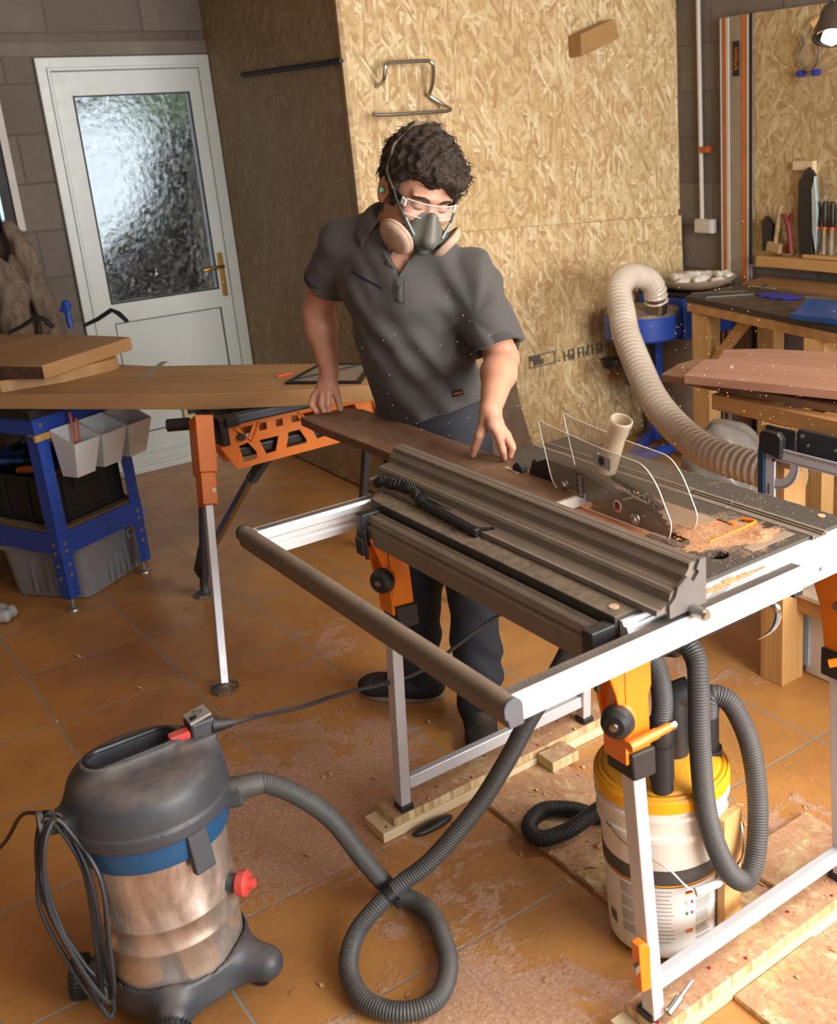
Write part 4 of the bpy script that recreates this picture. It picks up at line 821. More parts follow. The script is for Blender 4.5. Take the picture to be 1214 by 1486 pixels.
def lobe(p):
    q = p-np.array([VX, VY, 0], np.float32); r = np.sqrt(q[:, 0]**2+q[:, 1]**2)
    d = smax(r-(.146-.1*(q[:, 2]-.03)), np.abs(q[:, 2]-.068)-.034, .01)
    for a in (-.80, -2.02, 2.62, 1.0):
        n = np.array([math.cos(a), math.sin(a), 0], np.float32); d = smin(d, np.maximum(cone(q, (*(n[:2]*.10), .07), (*(n[:2]*(.185 if a in (-.80, 1.0) else .155)), .056), .05, .036), -(q[:, 2]-.022)), .03)
    return smax(d, -np.maximum(r-.133, -(q[:, 2]-.075)), .003)
vs, fs = isosurf(lobe, (VX-.26, VY-.26, .0), (VX+.26, VY+.26, .14), .005); link('base', (relax(vs, fs, 1), fs), M_VBLK, vac, sharp=60)
for a, big in ((-.80, 0), (-2.02, 1), (2.62, 1), (1.0, 0)):
    n = V((math.cos(a), math.sin(a), 0)); m = V((-n.y, n.x, 0)); c = V(ctr)+n*(.206 if big else .17)+V((0, 0, .045 if big else .022))
    R_ = .045 if big else .022; W_ = .016 if big else .010
    ax = n if big else m
    b = MB().lathe([(0, -W_), (R_*.6, -W_), (R_*.92, -W_*.7), (R_, 0), (R_*.92, W_*.7), (R_*.6, W_), (R_*.45, W_*.6), (R_*.3, W_*1.1), (0, W_*1.15)], c, ax, 36)
    w_ = link('wheel', b, M_BLKP, vac)
    if big:
        g = MB()
        for k in range(30):
            t_ = 2*PI*k/30; u_ = V((0, 0, 1))*math.cos(t_)+ax.cross(V((0, 0, 1)))*math.sin(t_); g.obox(c+u_*R_*.97, ax*W_*.75, u_*.0022, ax.cross(u_)*.0018)
        link('tread', g, M_BLKP, w_)
tabv(-.42, .133, .18, .05, .40, .45, M_VBLK, 'hose_socket', 0, .01)
link('drain_cap', MB().lathe([(.026, 0), (.027, .016), (.023, .018), (.023, .020), (.012, .020), (.010, .034), (0, .034)], (VX+.152*math.cos(-.74), VY+.152*math.sin(-.74), .245), (math.cos(-.74), math.sin(-.74), 0), 14), bpy.data.materials['red_plastic'], vac, bevel=.002, label='red drain cap')
link('drain_neck', MB().cyl((VX+.13*math.cos(-.74), VY+.13*math.sin(-.74), .245), (VX+.153*math.cos(-.74), VY+.153*math.sin(-.74), .245), .019), M_VBLK, vac)
link('cord_hook', MB().cyl((VX-.15, VY+.01, .463), (VX-.195, VY+.015, .470), .020).cyl((VX-.19, VY+.015, .469), (VX-.20, VY+.016, .470), .028), M_VBLK, vac)
M_CORD = pmat('black_flex', srgb(44, 46, 52), .45, dust=.25)
cordmb = MB()
for k, (dx, dy, bot, sp) in enumerate(((-.012, .0, .10, .030), (.0, -.008, .075, .022), (.010, .004, .13, .038), (-.002, .014, .09, .028), (.004, -.016, .115, .034))):
    c0 = V((VX-.178+dx*.8, VY-.005+dy, .493)); pts = [c0, c0+V((-.028-dx, .0+dy, -.05)), V((.232+dx-sp*.9, 1.915+dy*2, .33)), V((.232+dx-sp*.1, 1.885+dy*2, .19)), V((.252+dx, 1.865+dy*2, bot+.01)), V((.262+dx, 1.86+dy, bot)), V((.270+dx, 1.868+dy*2, bot+.03)), V((.268+dx+sp*.3, 1.865+dy*2, .24)), V((.262+dx+sp*.8, 1.875+dy*2, .38)), c0+V((.022, -.02, -.035))]
    cordmb.tube(spline(pts, 7, closed=True), .0042, 8, closed=True)
cordmb.tube(spline([(.252, 1.945, .492), (.236, 1.985, .475), (.215, 2.077, .427), (.185, 2.288, .247), (.10, 2.55, .05), (-.05, 2.8, .005)], 8), .0042, 8)
link('mains_cord', cordmb, M_CORD, vac, label='black mains cord looped over the hook')
M_HOSE = pmat('grey_ribbed_hose', srgb(74, 74, 74), .5, dust=.3, dustcol=srgb(140, 124, 110)); M_HOSED = pmat('black_ribbed_hose', srgb(34, 34, 36), .5, dust=.22, dustcol=srgb(120, 104, 90))
vh = thing('vacuum_hose', 'long grey ribbed vacuum hose looping on the floor and rising to the saw', 'hose', (.80, 1.70, 0))
hp = [(.585, 1.857, .432), (.625, 1.852, .428), (.690, 1.844, .372), (.760, 1.845, .275), (.815, 1.832, .150), (.862, 1.815, .055), (.895, 1.790, .027), (.905, 1.735, .026), (.893, 1.670, .026), (.852, 1.570, .026), (.785, 1.512, .026), (.715, 1.530, .026), (.674, 1.605, .026), (.690, 1.700, .027), (.745, 1.765, .040), (.815, 1.778, .070), (.870, 1.773, .096), (.925, 1.752, .128), (.985, 1.721, .194), (1.046, 1.693, .268), (1.097, 1.648, .380), (1.125, 1.604, .480), (1.158, 1.567, .560), (1.195, 1.53, .66)]
link('hose', hose(hp, .0205, pitch=.0062, depth=.0022, seg=18), M_HOSE, vh, sharp=60)
link('hose_end', MB().tube([(.555, 1.868, .434), (.575, 1.860, .434), (.592, 1.855, .433), (.622, 1.852, .429)], [.020, .0225, .0225, .0228], 24), M_HOSE, vh); 
mm = MB()
link('end_ribs', MB().tube([V((.578+.006*k, 1.859-.001*k, .4335-.0006*k)) for k in range(7)], [.0236 if k % 2 else .0226 for k in range(7)], 22), M_HOSE, vh)
link('hose_strap', MB().tube([(.832, 1.776, .078), (.848, 1.775, .086)], .0235, 24).tube([V((.84+.0235*0, 1.776-.022, .075)), V((.842, 1.776-.034, .066))], .006, 8), M_HANDLE, vh, label='black strap')
sc = thing('saw_cable', 'black power cable running from the vacuum socket up to the saw', 'cable', (.9, 2.0, .41))
link('cable', MB().tube(spline([(VX+.17, VY-.022, .552), (.618, 1.912, .545), (.66, 1.93, .53), (.726, 1.972, .495), (.80, 2.0, .468), (.911, 2.030, .443), (1.0, 2.04, .422), (1.08, 2.045, .410), (1.15, 2.055, .408), (1.197, 2.060, .418), (1.321, 2.055, .461), (1.394, 2.02, .500), (1.42, 1.93, .56), (1.40, 1.80, .66)], 8), .0048, 10), M_CORD, sc)

# ------------------------------------------------------------------ dust bucket
BX, BY = 1.29, 1.385
bk = thing('dust_bucket', 'white plastic bucket with a yellow lid standing under the saw', 'bucket', (BX, BY, .0135))
M_BUCK = pmat('white_bucket_plastic', srgb(232, 224, 212), .4, var=.04, dust=.3, dustcol=srgb(206, 168, 140)); M_YEL = pmat('yellow_lid_plastic', srgb(240, 168, 22), .35, var=.05, dust=.35, dustcol=srgb(200, 146, 90))
z0 = .0135
link('bucket_wall', MB().lathe([(0, z0), (.116, z0), (.121, z0+.006), (.1305, .30), (.131, .305), (.137, .305), (.137, .318), (.132, .322), (.133, .355), (.139, .356), (.139, .364), (.133, .367), (.133, .385), (0, .385)], (BX, BY, 0), seg=72), M_BUCK, bk, sharp=30)
link('lid', MB().lathe([(.0, .432), (.02, .431), (.08, .427), (.108, .418), (.118, .414), (.121, .408), (.128, .409), (.132, .403), (.135, .405), (.139, .400), (.140, .378), (.136, .376), (.0, .376)], (BX, BY, 0), seg=72), M_YEL, bk, sharp=30, label='yellow lid')
def band(zl, zh, r, a0, a1, seg=40, slope=(.131-.121)/.29):
    rr_ = lambda z: .121+(z-.0195)*.03387+r
    return MB().lathe([(rr_(zl), zl), (rr_(zh), zh)], (BX, BY, 0), (0, 0, 1), seg, a0, a1, x=(1, 0, 0))
M_DGR = pmat('label_charcoal', srgb(72, 68, 66), .5); M_LBL = pmat('label_white', srgb(226, 222, 216), .45, var=.02)
lb = link('label', band(.045, .235, .0006, R(-242), R(20)), M_LBL, bk, label='printed white paper label')
link('label_band', band(.196, .238, .0011, R(-242), R(20)), M_DGR, lb); link('label_line', band(.199, .2025, .0014, R(-242), R(20)), M_YEL, lb)
mm = MB()
def mrg(m2): mm.add(m2.v, m2.f)
random.seed(11)
for (a0, a1, n_, z1, dz) in ((-142, -124, 14, .186, .0098), (-104, -86, 34, .186, .0039), (-178, -158, 30, .186, .0042), (-80, -62, 30, .186, .0042)):
    mm = MB()
    for k in range(n_):
        if n_ > 20 and k % 8 == 7: continue
        zz = z1-k*dz; mrg(band(zz, zz+.0013, .0012, R(a0), R(a1-random.uniform(0, .3)*(a1-a0)), 6))
    link('label_text', mm, bpy.data.materials.get('label_ink') or pmat('label_ink', srgb(120, 112, 108), .6), lb)
for (zz, cols, vert) in ((.184, ((30, 28, 30), (190, 40, 40), (226, 176, 50)), 0), (.133, ((60, 140, 80), (236, 232, 226), (190, 50, 40)), 1), (.088, ((190, 50, 40), (226, 176, 40), (190, 50, 40)), 0), (.16, ((200, 190, 186), (236, 232, 226), (200, 60, 60)), 1)):
    fl_ = None
    for k, c_ in enumerate(cols):
        nm = 'flag_%d_%d_%d' % c_; m_ = bpy.data.materials.get(nm) or pmat(nm, srgb(*c_), .5, var=.0)
        b_ = band(zz-.0028*(k+1), zz-.0028*k, .0013, R(-114), R(-107), 4) if not vert else band(zz-.0084, zz, .0013, R(-114+2.4*k), R(-111.6+2.4*k), 3)
        link('flag_stripe', b_, m_, lb)
bc = MB()
for k in range(9): bc.add(*(lambda m2: (m2.v, m2.f))(band(.062, .092, .0015, R(-198+k*1.3), R(-198+k*1.3+.6+.3*(k % 2)), 2)))
link('barcode', bc, M_BLACK, lb)
CP = lambda a, r_, z: V((BX+r_*math.cos(R(a)), BY+r_*math.sin(R(a)), z))
wr = [CP(-188, .138, .318), CP(-178, .142, .315), CP(-166, .143, .30), CP(-150, .144, .287), CP(-130, .150, .262), CP(-118, .158, .225), CP(-111, .166, .213)]; wr2 = [CP(-78, .166, .217), CP(-60, .168, .225), CP(-35, .160, .265), CP(-12, .148, .30), CP(-6, .139, .318)]
link('wire_handle', MB().tube(spline(wr, 6), .0019, 8), M_CHROME, bk); link('wire_handle', MB().tube(spline(wr2, 6), .0019, 8), M_CHROME, bk); link('handle_grip', MB().tube([CP(-112, .166, .213), CP(-95, .168, .215), CP(-77, .166, .217)], .0085, 12), M_LBL, bk)
link('inlet_port', MB().cyl((BX-.082, BY-.09, .425), (BX-.084, BY-.09, .47), .022).cyl((BX-.083, BY-.09, .45), (BX-.085, BY-.093, .53), .0245), M_HOSED, bk)
link('cyclone_port', MB().cyl((BX+.088, BY-.05, .42), (BX+.088, BY-.05, .50), .021).cyl((BX+.088, BY-.05, .40), (BX+.088, BY-.05, .425), .027), M_HOSED, bk)
cy_ = [(BX+.02, BY-.02, .425), (BX+.02, BY-.02, .47), (BX+.018, BY-.02, .53), (BX+.022, BY-.02, .555), (BX+.05, BY-.035, .565)]
link('cyclone_elbow', MB().tube(spline(cy_, 5), .029, 20), M_HOSED, bk)
o = thing('bucket_hose', 'grey ribbed hose hanging in a deep U beside the white bucket', 'hose', (BX+.05, BY-.15, .2))
hA = [(1.250, 1.40, .70), (1.275, 1.352, .702), (1.291, 1.315, .702), (1.292, 1.284, .682), (1.277, 1.262, .640), (1.262, 1.246, .524), (1.264, 1.232, .373), (1.290, 1.212, .256), (1.330, 1.197, .205), (1.371, 1.204, .238), (1.407, 1.230, .337), (1.420, 1.262, .444), (1.412, 1.300, .520), (1.393, 1.325, .543), (1.380, 1.333, .535), (1.378, 1.335, .50)]
link('hose', hose(hA, .0215, pitch=.0055, depth=.0020), M_HOSE, o, sharp=60)
o = thing('saw_outlet_hose', 'short ribbed hose dropping from the saw into the bucket lid', 'hose', (1.21, 1.29, .5))
link('hose', hose([(1.185, 1.345, .735), (1.200, 1.315, .715), (1.210, 1.300, .675), (1.212, 1.293, .62), (1.207, 1.293, .575)], .0205, pitch=.0055, depth=.0022), M_HOSE, o, sharp=60); link('cuff', MB().lathe([(.0235, .0), (.0245, .01), (.0245, .05), (.021, .055)], (1.206, 1.293, .53), (.02, 0, 1), 24), M_HOSED, o)
for v in (bk,): pass
o = thing('coiled_hose', 'black ribbed hose curling on the floor behind the white bucket', 'hose', (1.3, 1.78, .013))
link('hose', hose([(1.40, 1.60, .14), (1.405, 1.66, .075), (1.395, 1.715, .037), (1.36, 1.79, .035), (1.307, 1.835, .035), (1.245, 1.812, .035), (1.232, 1.755, .036), (1.29, 1.722, .045), (1.36, 1.70, .075), (1.42, 1.67, .11)], .0205, pitch=.0055, depth=.0018), M_HOSED, o, sharp=60)
o = link('timber_offcut', MB().prism([(0, 0), (.062, .0), (.066, .31), (.004, .31)], (1.318, 1.240, .0138), (.985, .17, 0), (0, 0, 1), (-.17, .985, 0), .018), M_PINEV, bevel=.002); tag(o, 'pale timber offcut standing upright against the white bucket', 'offcut')

# ------------------------------------------------------------------ shavings on the floor
random.seed(5); mb = MB()
def flake(x, y, z, s):
    a = random.uniform(0, 2*PI); L, w_, h_ = s*random.uniform(.6, 1.8), s*random.uniform(.25, .6), s*random.uniform(.1, .6)
    u_ = V((math.cos(a), math.sin(a), random.uniform(-.2, .3)))*L; v_ = V((-math.sin(a), math.cos(a), random.uniform(-.3, .3)))*w_; c = V((x, y, z+h_*.6))
    mb.add([c-u_-v_, c-u_+v_, c+v_*.9+V((0, 0, h_)), c-v_*.9+V((0, 0, h_)), c+u_-v_, c+u_+v_], [(0, 1, 2, 3), (3, 2, 5, 4)])
spots = [(.9, 2.35, .4, 350), (.75, 1.35, .3, 300), (1.6, 1.15, .35, 600), (1.35, 1.9, .25, 350), (1.75, 1.7, .3, 300), (.75, 2.8, .8, 160), (1.1, 2.9, .9, 160), (1.35, 1.6, .12, 160), (.6, 3.6, .5, 40)]
for cx, cy, s, n_ in spots:
    for _ in range(n_):
        x, y = random.gauss(cx, s*.55), random.gauss(cy, s*.55)
        if (x-VX)**2+(y-VY)**2 < .22**2: continue
        z = .001
        if (1.148 < y < 1.248 and x > 1.04) or (2.032 < y < 2.128 and .99 < x < 1.74): z = .051
        elif 1.236 < x < 1.492 and .72 < y < 2.03: z = .0135
        flake(x, y, z, .0024 if random.random() < .93 else .007)
o = link('wood_shavings', mb, pmat('shaving_wood', srgb(206, 160, 118), .8, var=.25, scale=60), flat=True); tag(o, 'scattered sawdust flakes and wood shavings across the tiled floor', 'shavings', kind='stuff')
mb = MB()
for (cx, cy, s, n_) in ((1.40, 1.34, .09, 700), (1.60, 1.6, .05, 260), (1.25, 1.6, .06, 80), (1.075, 1.7, .022, 200), (1.60, 1.9, .04, 100)):
    for _ in range(n_):
        x, y = random.gauss(cx, s), random.gauss(cy, s*(1 if s > .07 else 4))
        if 1.04 < x < 1.112 and 1.22 < y < 2.04 or 1.205 < x < 1.535 and 1.215 < y < 1.64 or 1.575 < x < 1.65 and 1.22 < y < 2.07: flake(x, y, TZ+.0012, .0011)
o = link('saw_shavings', mb, bpy.data.materials['shaving_wood'], flat=True); tag(o, 'loose sawdust flakes sprinkled over the black saw table', 'shavings', kind='stuff')
mb = MB()
for _ in range(420):
    x, y = random.uniform(1.2, 2.1), random.uniform(1.2, 2.4); z = .92+abs(random.gauss(0, .22)); s = random.uniform(.0004, .0009); mb.obox((x, y, z), (s, 0, 0), (0, s, 0), (0, 0, s))
o = link('flying_sawdust', mb, bpy.data.materials['shaving_wood'], flat=True); tag(o, 'fine specks of sawdust thrown into the air above the blade', 'sawdust', kind='stuff')
# ------------------------------------------------------------------ blue workbench (left)
M_BLUE = pmat('blue_enamel', srgb(42, 76, 168), .42, var=.05, dust=.08); M_ZINC = pmat('zinc_bolt', srgb(176, 178, 170), .35, .8)
O_ = V((.75, 4.02, 0)); S_ = V((.889, .459, 0)).normalized(); L_ = V((-.42, .907, 0)).normalized(); N_ = V((.459, -.889, 0))
def P3(s, l, z): return O_+S_*s+L_*l+V((0, 0, z))
def pbox(mb, s0, s1, l0, l1, z0, z1):
    vs = [P3(s, l, z) for z in (z0, z1) for l in (l0, l1) for s in (s0, s1)]
    return mb.add(vs, [(0,2,3,1),(4,5,7,6),(0,1,5,4),(2,6,7,3),(0,4,6,2),(1,3,7,5)])
wb = thing('workbench', 'blue steel workbench with black top at the left edge', 'workbench', tuple(P3(.2, .5, 0)))
sD, lD = .414, 1.15
for (s, l, ds, dl) in ((0, 0, 1, 1), (sD, 0, -1, 1), (0, lD, 1, -1), (sD, lD, -1, -1)):
    g = MB(); w = .052
    pbox(g, min(s, s+ds*w), max(s, s+ds*w), min(l, l+dl*.004), max(l, l+dl*.004), .055, .762); pbox(g, min(s, s+ds*.004), max(s, s+ds*.004), min(l, l+dl*w), max(l, l+dl*w), .055, .762)
    lg = link('leg', g, M_BLUE, wb)
    c = P3(s+ds*.024, l+dl*.024, 0); link('levelling_foot', MB().cyl(c+V((0,0,.012)), c+V((0,0,.075)), .006, seg=10).lathe([(0, .014), (.012, .014), (.024, .008), (.026, .001), (0, .001)], c, seg=20), M_ZINC, lg)
    if l == 0:
        for zz in (.735, .275, .245, .19, .15): link('bolt', MB().cyl(P3(s+ds*.026, -.001, zz), P3(s+ds*.026, -.006, zz), .007, seg=10), M_ZINC, lg)
        if s == 0:
            for zz in (.70, .275, .24, .19, .14): link('bolt', MB().cyl(P3(-.001, .024, zz), P3(-.006, .024, zz), .007, seg=10), M_ZINC, lg)
        h_ = MB()
        for zz in (.62, .56, .5, .44, .38, .13, .11, .09, .07): h_.cyl(P3(s+ds*.03, -.0003, zz), P3(s+ds*.03, -.0012, zz), .0028, seg=8)
        link('hole_row', h_, M_BLACK, lg)
g = MB(); pbox(g, 0, sD, -.002, .002, .70, .762); pbox(g, 0, sD, lD-.002, lD+.002, .70, .762); pbox(g, -.002, .002, 0, lD, .70, .762); pbox(g, sD-.002, sD+.002, 0, lD, .70, .762)
link('top_frame', g, M_BLUE, wb)
g = MB(); pbox(g, 0, sD, -.003, .001, .228, .318); pbox(g, -.003, .001, 0, lD, .235, .318); pbox(g, sD-.002, sD+.002, 0, lD, .235, .318)
link('shelf_frame', g, M_BLUE, wb)
g = MB(); pbox(g, .004, sD-.004, .004, lD-.004, .318, .328); link('shelf', g, pmat('hardboard_brown', srgb(104, 84, 66), .8, dust=.4, scale=16), wb, label='brown hardboard shelf')
g = MB(); pbox(g, -.02, sD+.02, -.02, lD+.02, .764, .798); link('worktop', g, M_BLACK, wb, bevel=.003, label='black worktop')
# bins on a wooden rail
g = MB(); g.obox(P3(.20, -.012, .693), S_*.215, N_*.005, V((0, 0, .012))); o = link('bin_rail', g, M_PINEX, wb, label='thin wooden rail')
M_WBIN = pmat('white_bin_plastic', srgb(216, 222, 224), .35, var=.03)
for k in range(3):
    s0 = .045+k*.128; A = lambda s, n, z: O_+S_*(s0+s)+N_*(.022+n)+V((0, 0, z))
    b = thing('storage_bin', ['front white plastic bin holding orange pencils on the bench side', 'middle empty white plastic bin on the bench side', 'rear empty white plastic bin on the bench side'][k], 'bin', tuple(A(.06, .05, .53)))
    def shell(i, zt):
        return [A(0+i, 0+i, .712 if zt else .545+i), A(.12-i, 0+i, .712 if zt else .545+i), A(.12-i, .115-i, .665 if zt else .545+i), A(0+i, .115-i, .665 if zt else .545+i)] if zt else [A(.018+i, .0+i, .53+i), A(.102-i, .0+i, .53+i), A(.102-i, .075-i, .53+i), A(.018+i, .075-i, .53+i)]
    vs = shell(0, 0)+shell(0, 1)+shell(.0025, 0)+shell(.0025, 1)
    fs = [(0,3,2,1)]+[(i, (i+1) % 4, 4+(i+1) % 4, 4+i) for i in range(4)]+[(8,9,10,11)]+[(8+i, 12+i, 12+(i+1) % 4, 8+(i+1) % 4) for i in range(4)]+[(4+i, 4+(i+1) % 4, 12+(i+1) % 4, 12+i) for i in range(4)]
    link('bin_shell', MB().add(vs, fs), M_WBIN, b, bevel=.010, seg=3)
    if k == 0: AA = [A(.06, .05, .56), A(.085, .02, .755), A(.075, .05, .56), A(.10, .03, .73), A(.045, .04, .575), A(.03, .03, .68)]
M_PEN = pmat('orange_pencil', srgb(222, 88, 30), .4)
for k, (p, q) in enumerate(((AA[0], AA[1]), (AA[2], AA[3]))):
    o = thing('pencil', ['longer orange pencil standing in the front white bin', 'shorter orange pencil crossing behind the longer one in the front white bin'][k], 'pencil', tuple(p), 'pencils in the front bin')
    link('barrel', MB().cyl(p, q, .0045, seg=6), M_PEN, o, flat=True); link('pencil_end', MB().cyl(q, q+(q-p).normalized()*.008, .0045, seg=6), M_BLACK, o)
# black crate with tools
ct = thing('black_crate', 'open black plastic crate full of tools on the bench shelf', 'crate', tuple(P3(.25, .3, .329)))
g = MB(); a0, a1, b0, b1, zb, zt = .045, .37, .04, .62, .330, .515
pbox(g, a0, a1, b0, b0+.006, zb, zt); pbox(g, a0, a1, b1-.006, b1, zb, zt); pbox(g, a0, a0+.006, b0, b1, zb, zt); pbox(g, a1-.006, a1, b0, b1, zb, zt); pbox(g, a0, a1, b0, b1, zb, zb+.006)
M_CRT = pmat('black_crate_plastic', srgb(24, 25, 26), .5, dust=.3, dustcol=srgb(84, 80, 72))
link('crate_body', g, M_CRT, ct)
g = MB(); pbox(g, a0-.008, a1+.008, b0-.008, b0+.004, zt-.016, zt); pbox(g, a0-.008, a0+.004, b0-.008, b1+.008, zt-.016, zt); pbox(g, a1-.004, a1+.008, b0-.008, b1+.008, zt-.016, zt); pbox(g, a0-.005, a1+.005, b0-.006, b0, zb+.01, zb+.022)
for s in (a0, a0+.05, a1-.055, a1-.004): pbox(g, s, s+.005, b0-.006, b0, zb, zt)
for l in (b0+.13, b0+.26, b0+.39): pbox(g, a0-.006, a0, l, l+.02, zb, zt)
pbox(g, a0-.006, a0, b0, b1, zb+.01, zb+.02); pbox(g, a0+.09, a1-.09, b0-.009, b0-.001, zt-.068, zt-.058)
link('crate_ribs', g, M_CRT, ct, bevel=.002)
g = MB(); pbox(g, a0+.10, a1-.10, b0-.0075, b0+.002, zt-.056, zt-.028); link('hand_hole', g, M_BLACK, ct, label='dark hand hole')
M_BTOOL = pmat('blue_tool_grip', srgb(38, 66, 130), .45); M_OTOOL = pmat('orange_tool_grip', srgb(220, 112, 34), .5)
random.seed(21)
for k in range(9):
    s, l = .09+.26*random.random(), .10+.055*k; a = random.uniform(-1, 1); d_ = V((math.cos(a+.3), math.sin(a+.3), random.uniform(-.15, .35))).normalized(); c = P3(s, l, .50+.012*(k % 3))
    or_ = k in (0, 3)
    o = thing('hand_tool', ('orange handled tool, %s from the front in the black crate' if or_ else 'blue and black handled tool, %s from the front in the black crate') % ('first', 'second', 'third', 'fourth', 'fifth', 'sixth', 'seventh', 'eighth', 'ninth')[k], 'hand tool', tuple(c), 'tools in the black crate')
    link('grip', MB().tube([c-d_*.06, c-d_*.03, c+d_*.0, c+d_*.04], [.012, .017, .013, .016], 10), M_OTOOL if or_ else M_BTOOL, o, label='orange grip' if or_ else None); link('shank', MB().cyl(c+d_*.04, c+d_*.10, .006, seg=8), M_HANDLE, o)
# grey storage box on the floor
M_GPL = pmat('grey_storage_plastic', srgb(138, 140, 146), .38, var=.04)
sb = thing('storage_box', 'translucent grey plastic storage box on the floor under the blue bench', 'storage box', (.85, 4.35, 0))
Q0 = V((.835, 4.110, .004)); S2 = V((.80, .60, 0)); L2 = V((-.62, .78, 0))
def SB(s, l, z): f_ = 1+.10*(z/.23); return Q0+S2*((s-.2)*f_+.2)+L2*((l-.17)*f_+.17)+V((0, 0, z))
vs = [SB(s, l, z) for z in (0, .205) for s, l in rounded([(0, 0), (.40, 0), (.40, .34), (0, .34)], .045)]; n_ = len(vs)//2
g = MB().add(vs, [tuple(range(n_))]+[(i, (i+1) % n_, n_+(i+1) % n_, n_+i) for i in range(n_)])
link('box_body', g, M_GPL, sb, sharp=50)
vs = [SB(s, l, z) for z in (.198, .222) for s, l in rounded([(-.012, -.012), (.412, -.012), (.412, .352), (-.012, .352)], .05)]; n_ = len(vs)//2
link('box_rim', MB().add(vs, [tuple(range(n_)), tuple(range(n_, 2*n_))]+[(i, (i+1) % n_, n_+(i+1) % n_, n_+i) for i in range(n_)]), M_GPL, sb, bevel=.003, sharp=50)
g, g2 = MB(), MB()
for k in range(7): s = .14+k*.036; g.obox(SB(s, -.003, .07), S2*.009, L2*.004, V((0, 0, .055+.01*(k % 2))))
for k in range(3): l = .08+k*.07; g2.obox(SB(-.004, l, .09), S2*.004, L2*.009, V((0, 0, .075)))
link('side_ribs', g, M_GPL, sb, bevel=.003); link('end_ribs', g2, M_GPL, sb, bevel=.003); lbk = link('box_sticker', MB().obox(SB(.27, -.006, .165), S2*.014, L2*.0006, V((0, 0, .018))), M_WHT, sb, label='small white sticker'); link('sticker_print', MB().obox(SB(.27, -.0075, .168), S2*.009, L2*.0004, V((0, 0, .010))), pmat('sticker_blue', srgb(120, 130, 190), .5), lbk)
o = link('crumpled_bag', isosurf(lambda p: ell(p, (.52, 4.15, .03), np.eye(3), (.06, .05, .03))+.008*np.sin(p[:, 0]*90)*np.sin(p[:, 1]*80), (.42, 4.05, 0), (.62, 4.25, .08), .006), pmat('pale_bag', srgb(170, 172, 172), .4)); tag(o, 'crumpled pale bag on the floor left of the grey storage box', 'bag')

# ------------------------------------------------------------------ slabs on the bench and the folding stand
M_OAK = wood('light_hardwood', srgb(160, 120, 78), srgb(196, 154, 106), ang=-.81, scale=.8, ring=.7); M_OAK2 = wood('light_hardwood_short', srgb(156, 116, 74), srgb(190, 148, 100), ang=.55, scale=.8, ring=.7)
M_BARK = pmat('dark_bark', srgb(78, 50, 36), .9, var=.6, scale=30, bump=.6)
X_, Y_, Z_ = (1,0,0), (0,1,0), (0,0,1)
o = link('long_plank', MB().prism([(.60, 4.205), (.70, 4.085), (.95, 3.775), (1.2, 3.468), (1.40, 3.29), (1.61, 3.133), (1.74, 3.02), (1.90, 3.33), (1.777, 3.465), (1.5, 3.80), (1.237, 4.102), (1.127, 4.304), (1.02, 4.42), (.80, 4.50)], (0, 0, .800), X_, Y_, Z_, .055), M_OAK, bevel=.003); tag(o, 'long thick pale hardwood plank spanning the blue bench and orange folding stand', 'plank')
link('glue_streak', MB().obox((1.215, 4.045, .8555), (.075, .105, 0), (.012, -.008, 0), (0, 0, .0004)), pmat('pale_streak', srgb(150, 150, 128), .5), o, label='pale streak across the plank')
o = link('short_plank', MB().prism([(.69, 4.12), (.90, 4.10), (1.095, 4.15), (1.125, 4.18), (1.15, 4.34), (.95, 4.75), (.66, 4.66), (.58, 4.3)], (0, 0, .8555), X_, Y_, Z_, .044), M_OAK2, bevel=.003); tag(o, 'middle short hardwood plank sandwiched in the stack at the left edge', 'plank')
o = link('top_slab', MB().prism([(.815, 3.995), (1.215, 4.275), (1.19, 4.34), (1.07, 4.56), (.86, 4.90), (.60, 4.78), (.63, 4.26)], (0, 0, .9005), X_, Y_, Z_, .050), M_OAK2, bevel=.003); tag(o, 'topmost hardwood slab of the stack, with a dark bark edge', 'slab')
link('bark_edge', MB().prism([(.814, 3.993), (.818, 4.0), (.634, 4.262), (.618, 4.25), (.70, 4.135)], (0, 0, .902), X_, Y_, Z_, .044), M_BARK, o, label='dark bark edge')
fr = thing('glazed_frame', 'thin dark edged sheet of glass lying on the long plank beside the man', 'frame', (1.6, 3.35, .856))
pf = [(1.442, 3.372), (1.62, 3.16), (1.80, 3.39), (1.66, 3.55)]
link('frame_edge', MB().prism([pf, [(1.462, 3.372), (1.62, 3.185), (1.78, 3.39), (1.655, 3.528)]], (0, 0, .856), X_, Y_, Z_, .008), M_BLACK, fr); link('pane', MB().prism([(1.46, 3.372), (1.62, 3.183), (1.782, 3.39), (1.655, 3.53)], (0, 0, .857), X_, Y_, Z_, .003), pmat('pale_pane', srgb(168, 152, 132), .15), fr)
link('divider', MB().bar((1.47, 3.38, .864), (1.76, 3.40, .864), .006, .004), M_BLACK, fr)
o = link('carpenter_pencil', MB().bar((1.47, 3.50, .860), (1.53, 3.50, .860), .007, .007), M_PEN); tag(o, 'short orange pencil lying on the long plank', 'pencil')
